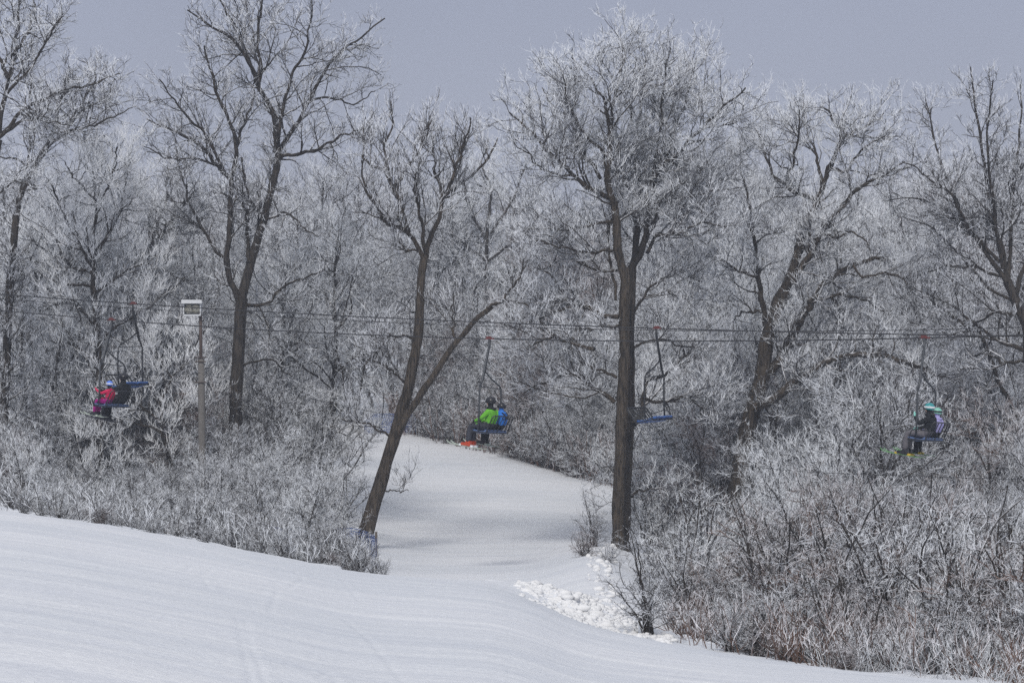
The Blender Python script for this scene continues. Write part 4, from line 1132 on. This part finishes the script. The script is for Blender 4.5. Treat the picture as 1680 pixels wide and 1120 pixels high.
# ------------------------------------------------------------------ floodlight
M_pole=plain('weathered_wood_pole',(.15,.142,.135),.85,var=.35,scale=6); M_poled=plain('rusted_steel_pole',(.075,.055,.048),.7,var=.3)
M_lampw=plain('white_lamp_housing',(.62,.64,.66),.4,var=.05)
mg,nt,b=newmat('lamp_glass'); b.inputs['Base Color'].default_value=(.55,.58,.55,1); b.inputs['Roughness'].default_value=.12; b.inputs['Metallic'].default_value=.0; b.inputs['Specular IOR Level'].default_value=.7
mref,nt,b=newmat('lamp_reflector'); b.inputs['Base Color'].default_value=(.75,.74,.68,1); b.inputs['Roughness'].default_value=.3; b.inputs['Metallic'].default_value=.8
DP=76.0; bx=(330-840)/F*DP
root=empty('floodlight_pole',(bx,DP,gz(330,DP))); tag(root,'weathered wooden pole with a white box floodlight standing left of the forked tree','floodlight')
def lz(py): return zz(py,DP)-root.location.z
def lx(px): return (px-330)/F*DP
tube_obj('pole',[(0.03,0,-.2),(0.03,0,lz(750)),(0.01,0,lz(640)),(0.0,0,lz(585))],[.125,.12,.11,.10],M_pole,root,10)
tube_obj('steel_mast',[(0,-.02,lz(632)),(-.01,-.02,lz(555)),(-.02,-.02,lz(514))],[.06,.055,.05],M_poled,root,8)
for py in (586,593,627): tube_obj('cross_bracket',[(-.18,-.12,lz(py)),(.18,-.12,lz(py))],.02,M_poled,root,6)
s=Soup(); x0,x1=lx(300),lx(332)
soup_box(s,((x0+x1)/2,-.05,lz(497)),(x1-x0+.03,.46,.035)); soup_box(s,((x0+x1)/2,-.26,lz(495)),(x1-x0+.03,.03,.12))
soup_box(s,((x0+x1)/2+.02,-.02,lz(517)),(x1-x0-.1,.44,.045)); 
soup_box(s,(x0+.045,0,lz(507)),(.03,.36,.34)); soup_box(s,(x1-.045,0,lz(507)),(.03,.36,.34)); soup_box(s,((x0+x1)/2,.19,lz(507)),(x1-x0-.06,.03,.36))
s.build('lamp_housing',M_lampw,root,frost=False)
s=Soup(); P=[((x0+x1)/2+.0,0,0)]
a=np.linspace(-1.3,1.3,9); xs=[x0+.09,(x0+x1)/2-.01,(x0+x1)/2+.01,x1-.09]
for q in range(2):
    cx=x0+.09+ (x1-x0-.18)*(.25+.5*q)
    vv=[]; 
    for rr,yy in ((.02,.12),(.07,.09),(.12,.0),(.14,-.10)):
        for t_ in np.arange(12)/12*2*np.pi: vv.append((cx+rr*1.0*np.cos(t_),yy,lz(507)+rr*.9*np.sin(t_)))
    kk=np.arange(3)[:,None]*12; qq=np.arange(12)[None]; s.add(np.array(vv),[np.stack([kk+qq,kk+12+qq,kk+12+(qq+1)%12,kk+(qq+1)%12],-1).reshape(-1,4)])
s.build('reflector',mref,root,smooth=True,frost=False)
s=Soup(); soup_box(s,((x0+x1)/2,.15,lz(507)),(x1-x0-.13,.01,.30)); s.build('lamp_back_glass',mg,root,frost=False)
# power line on the pole
def wire(name,pts,r,label):
    P=catmull([wp(*p) for p in pts],40); tag(tube_obj(name,P,r,M_cable,sides=5),label,'wire')
wire('power_line',[(-300,634,70),(0,622,73),(160,618,74.5),(329,612,75.8)],.008,'thin power line reaching the floodlight pole from the left')
wire('power_line',[(331,614,75.8),(430,632,75),(530,658,73.5),(690,691,71),(850,716,69),(1020,738,66),(1260,768,62),(1400,777,60),(1680,786,55),(1900,788,50)],.007,'thin power line sagging right from the floodlight pole across the wood')

# ------------------------------------------------------------------ blue snow fences
M_net=plain('blue_fence_net',(.075,.125,.31),.7,var=.2,scale=4); M_post=plain('fence_post_wood',(.10,.085,.07),.85,var=.3)
def fence(name,pts,h,label,nstrip=12,strip=.5):
    root=empty(name,gpos(*pts[0])); tag(root,label,'fence','blue net fences beside the piste')
    o=np.array(root.location); s=Soup(); P=[np.array(gpos(*p))-o for p in pts]
    rg=np.random.default_rng(5)
    Pc=catmull(P,24)
    for k in range(nstrip):
        z=.08+(h-.1)*k/(nstrip-1); th=(h/nstrip)*strip
        Q=Pc+np.array([0,0,z]); Q[:,2]+=rg.normal(0,.006,24)
        a=Q.copy(); b_=Q+np.array([0,0,th]); off=np.array([0,.012,0])
        v=np.concatenate([a,b_,a+off,b_+off]); n=24; i_=np.arange(n-1)
        f=[np.stack([i_,i_+1,n+i_+1,n+i_],-1), np.stack([2*n+i_,3*n+i_,3*n+i_+1,2*n+i_+1],-1), np.stack([n+i_,n+i_+1,3*n+i_+1,3*n+i_],-1), np.stack([i_,2*n+i_,2*n+i_+1,i_+1],-1)]
        s.add(v,[np.concatenate(f)])
    for j in range(0,24,1):
        q=Pc[j]+np.array([0,-.004,.08]); soup_tube(s,[q,q+np.array([0,0,h-.1])],.008,4)
    s.build('net',M_net,root,frost=False)
    for j in np.linspace(0,23,max(2,len(pts))).astype(int):
        q=Pc[j]+np.array([0,.04,-.2]); tube_obj('post',[q,q+np.array([0,0,h+.35])],.035,M_post,root,8)
fence('net_fence',[(598,127),(625,127.5),(655,128),(682,128.5)],1.05,'blue net fence across the top of the piste behind the leaning tree')
fence('net_fence',[(617,66),(600,69),(570,70),(520,68),(440,65)],.85,'blue net fence beside the foot of the leaning tree, half buried in bushes')

# snow plastered on the oak and roots
root_o=None
s=Soup()
P=catmull([wp(1003,903,73.3),wp(992,910,73),wp(985,928,72.5),wp(982,950,70)],10); soup_tube(s,P,np.linspace(.12,.26,10),8)
P=catmull([wp(1008,942,71),wp(1022,930,71.5),wp(1034,922,72.5)],8); soup_tube(s,P,.09,8)
o=s.build('snow_drift',M_clod,smooth=True,frost=False); tag(o,'snow drifted over the roots at the left foot of the oak','snow',kind='stuff')
# birch-like pole by the oak
tag(tube_obj('fallen_branch',catmull([wp(945,918,70),wp(965,922,70.3),wp(1000,915,71.5)],10),np.linspace(.012,.03,10),M_trunk,sides=6),'dead branch lying over the snow left of the oak foot','branch')

# ------------------------------------------------------------------ light, sky, camera
w=bpy.data.worlds.new('World'); sc.world=w; w.use_nodes=True; nt=w.node_tree; L=nt.links.new
bg=nt.nodes['Background']
AZ=math.radians(188); EL=math.radians(43)       # sun from the left, a little behind the camera
sky=N(nt,'ShaderNodeTexSky'); sky.sky_type='NISHITA'; sky.sun_disc=False; sky.sun_elevation=EL; sky.sun_rotation=AZ; sky.dust_density=3; sky.air_density=1.2
tc=N(nt,'ShaderNodeTexCoord'); sx=N(nt,'ShaderNodeSeparateXYZ'); L(tc.outputs['Generated'],sx.inputs[0])
cr=N(nt,'ShaderNodeValToRGB'); e=cr.color_ramp.elements
e[0].position=.0; e[0].color=(.47,.50,.59,1); e[1].position=.30; e[1].color=(.345,.37,.475,1)
e2=cr.color_ramp.elements.new(.06); e2.color=(.42,.445,.55,1); e3=cr.color_ramp.elements.new(.14); e3.color=(.365,.392,.505,1); e4=cr.color_ramp.elements.new(.8); e4.color=(.56,.585,.64,1)
L(sx.outputs['Z'],cr.inputs[0])
no=N(nt,'ShaderNodeTexNoise',i_Scale=3.0,i_Detail=3); L(tc.outputs['Generated'],no.inputs['Vector'])
nr=N(nt,'ShaderNodeMapRange'); nr.inputs['To Min'].default_value=.78; nr.inputs['To Max'].default_value=1.24; L(no.outputs['Fac'],nr.inputs['Value'])
vm=N(nt,'ShaderNodeVectorMath',operation='SCALE'); L(cr.outputs[0],vm.inputs[0]); L(nr.outputs[0],vm.inputs['Scale'])
sk=N(nt,'ShaderNodeVectorMath',operation='SCALE'); L(sky.outputs[0],sk.inputs[0]); sk.inputs['Scale'].default_value=.07
mx=N(nt,'ShaderNodeMix',data_type='RGBA'); mx.inputs['Factor'].default_value=.88      # thin veil of cloud over the blue sky
L(sk.outputs[0],mx.inputs['A']); L(vm.outputs[0],mx.inputs['B']); L(mx.outputs['Result'],bg.inputs['Color']); bg.inputs['Strength'].default_value=1.0
sl=bpy.data.lights.new('sun','SUN'); sl.energy=2.15; sl.angle=math.radians(13); sl.color=(1,.96,.90)
so=bpy.data.objects.new('sun',sl); col.objects.link(so)
sd=Vector((math.sin(AZ)*math.cos(EL), math.cos(AZ)*math.cos(EL), math.sin(EL)))
so.rotation_euler=sd.to_track_quat('Z','Y').to_euler()
bm=Soup(); soup_box(bm,(0,225,4),(760,462,44))
hz=bm.build('haze',None,frost=False); hz.data.materials.clear()
mh=bpy.data.materials.new('cold_air'); mh.use_nodes=True; n_=mh.node_tree; n_.nodes.clear()
pv=n_.nodes.new('ShaderNodeVolumePrincipled'); pv.inputs['Color'].default_value=(.80,.87,1.0,1); pv.inputs['Density'].default_value=.0013; pv.inputs['Anisotropy'].default_value=.2
ho=n_.nodes.new('ShaderNodeOutputMaterial'); n_.links.new(pv.outputs[0],ho.inputs['Volume']); hz.data.materials.append(mh)
tag(hz,'thin cold blue haze hanging in the wood','haze',kind='stuff')
cam=bpy.data.cameras.new('camera'); cam.lens=85.0; cam.sensor_width=36; cam.clip_end=2000; cam.clip_start=.1
co=bpy.data.objects.new('camera',cam); col.objects.link(co); co.location=(0,0,0); co.rotation_euler=(math.radians(90),0,0); sc.camera=co
sc.view_settings.view_transform='Standard'; sc.view_settings.look='None'; sc.view_settings.exposure=.08; sc.view_settings.gamma=1
sc.cycles.max_bounces=5; sc.cycles.diffuse_bounces=3; sc.cycles.use_denoising=False
print('TREES',ntree,'PLACED',len(placed),[p.get('tris') for p in TP])
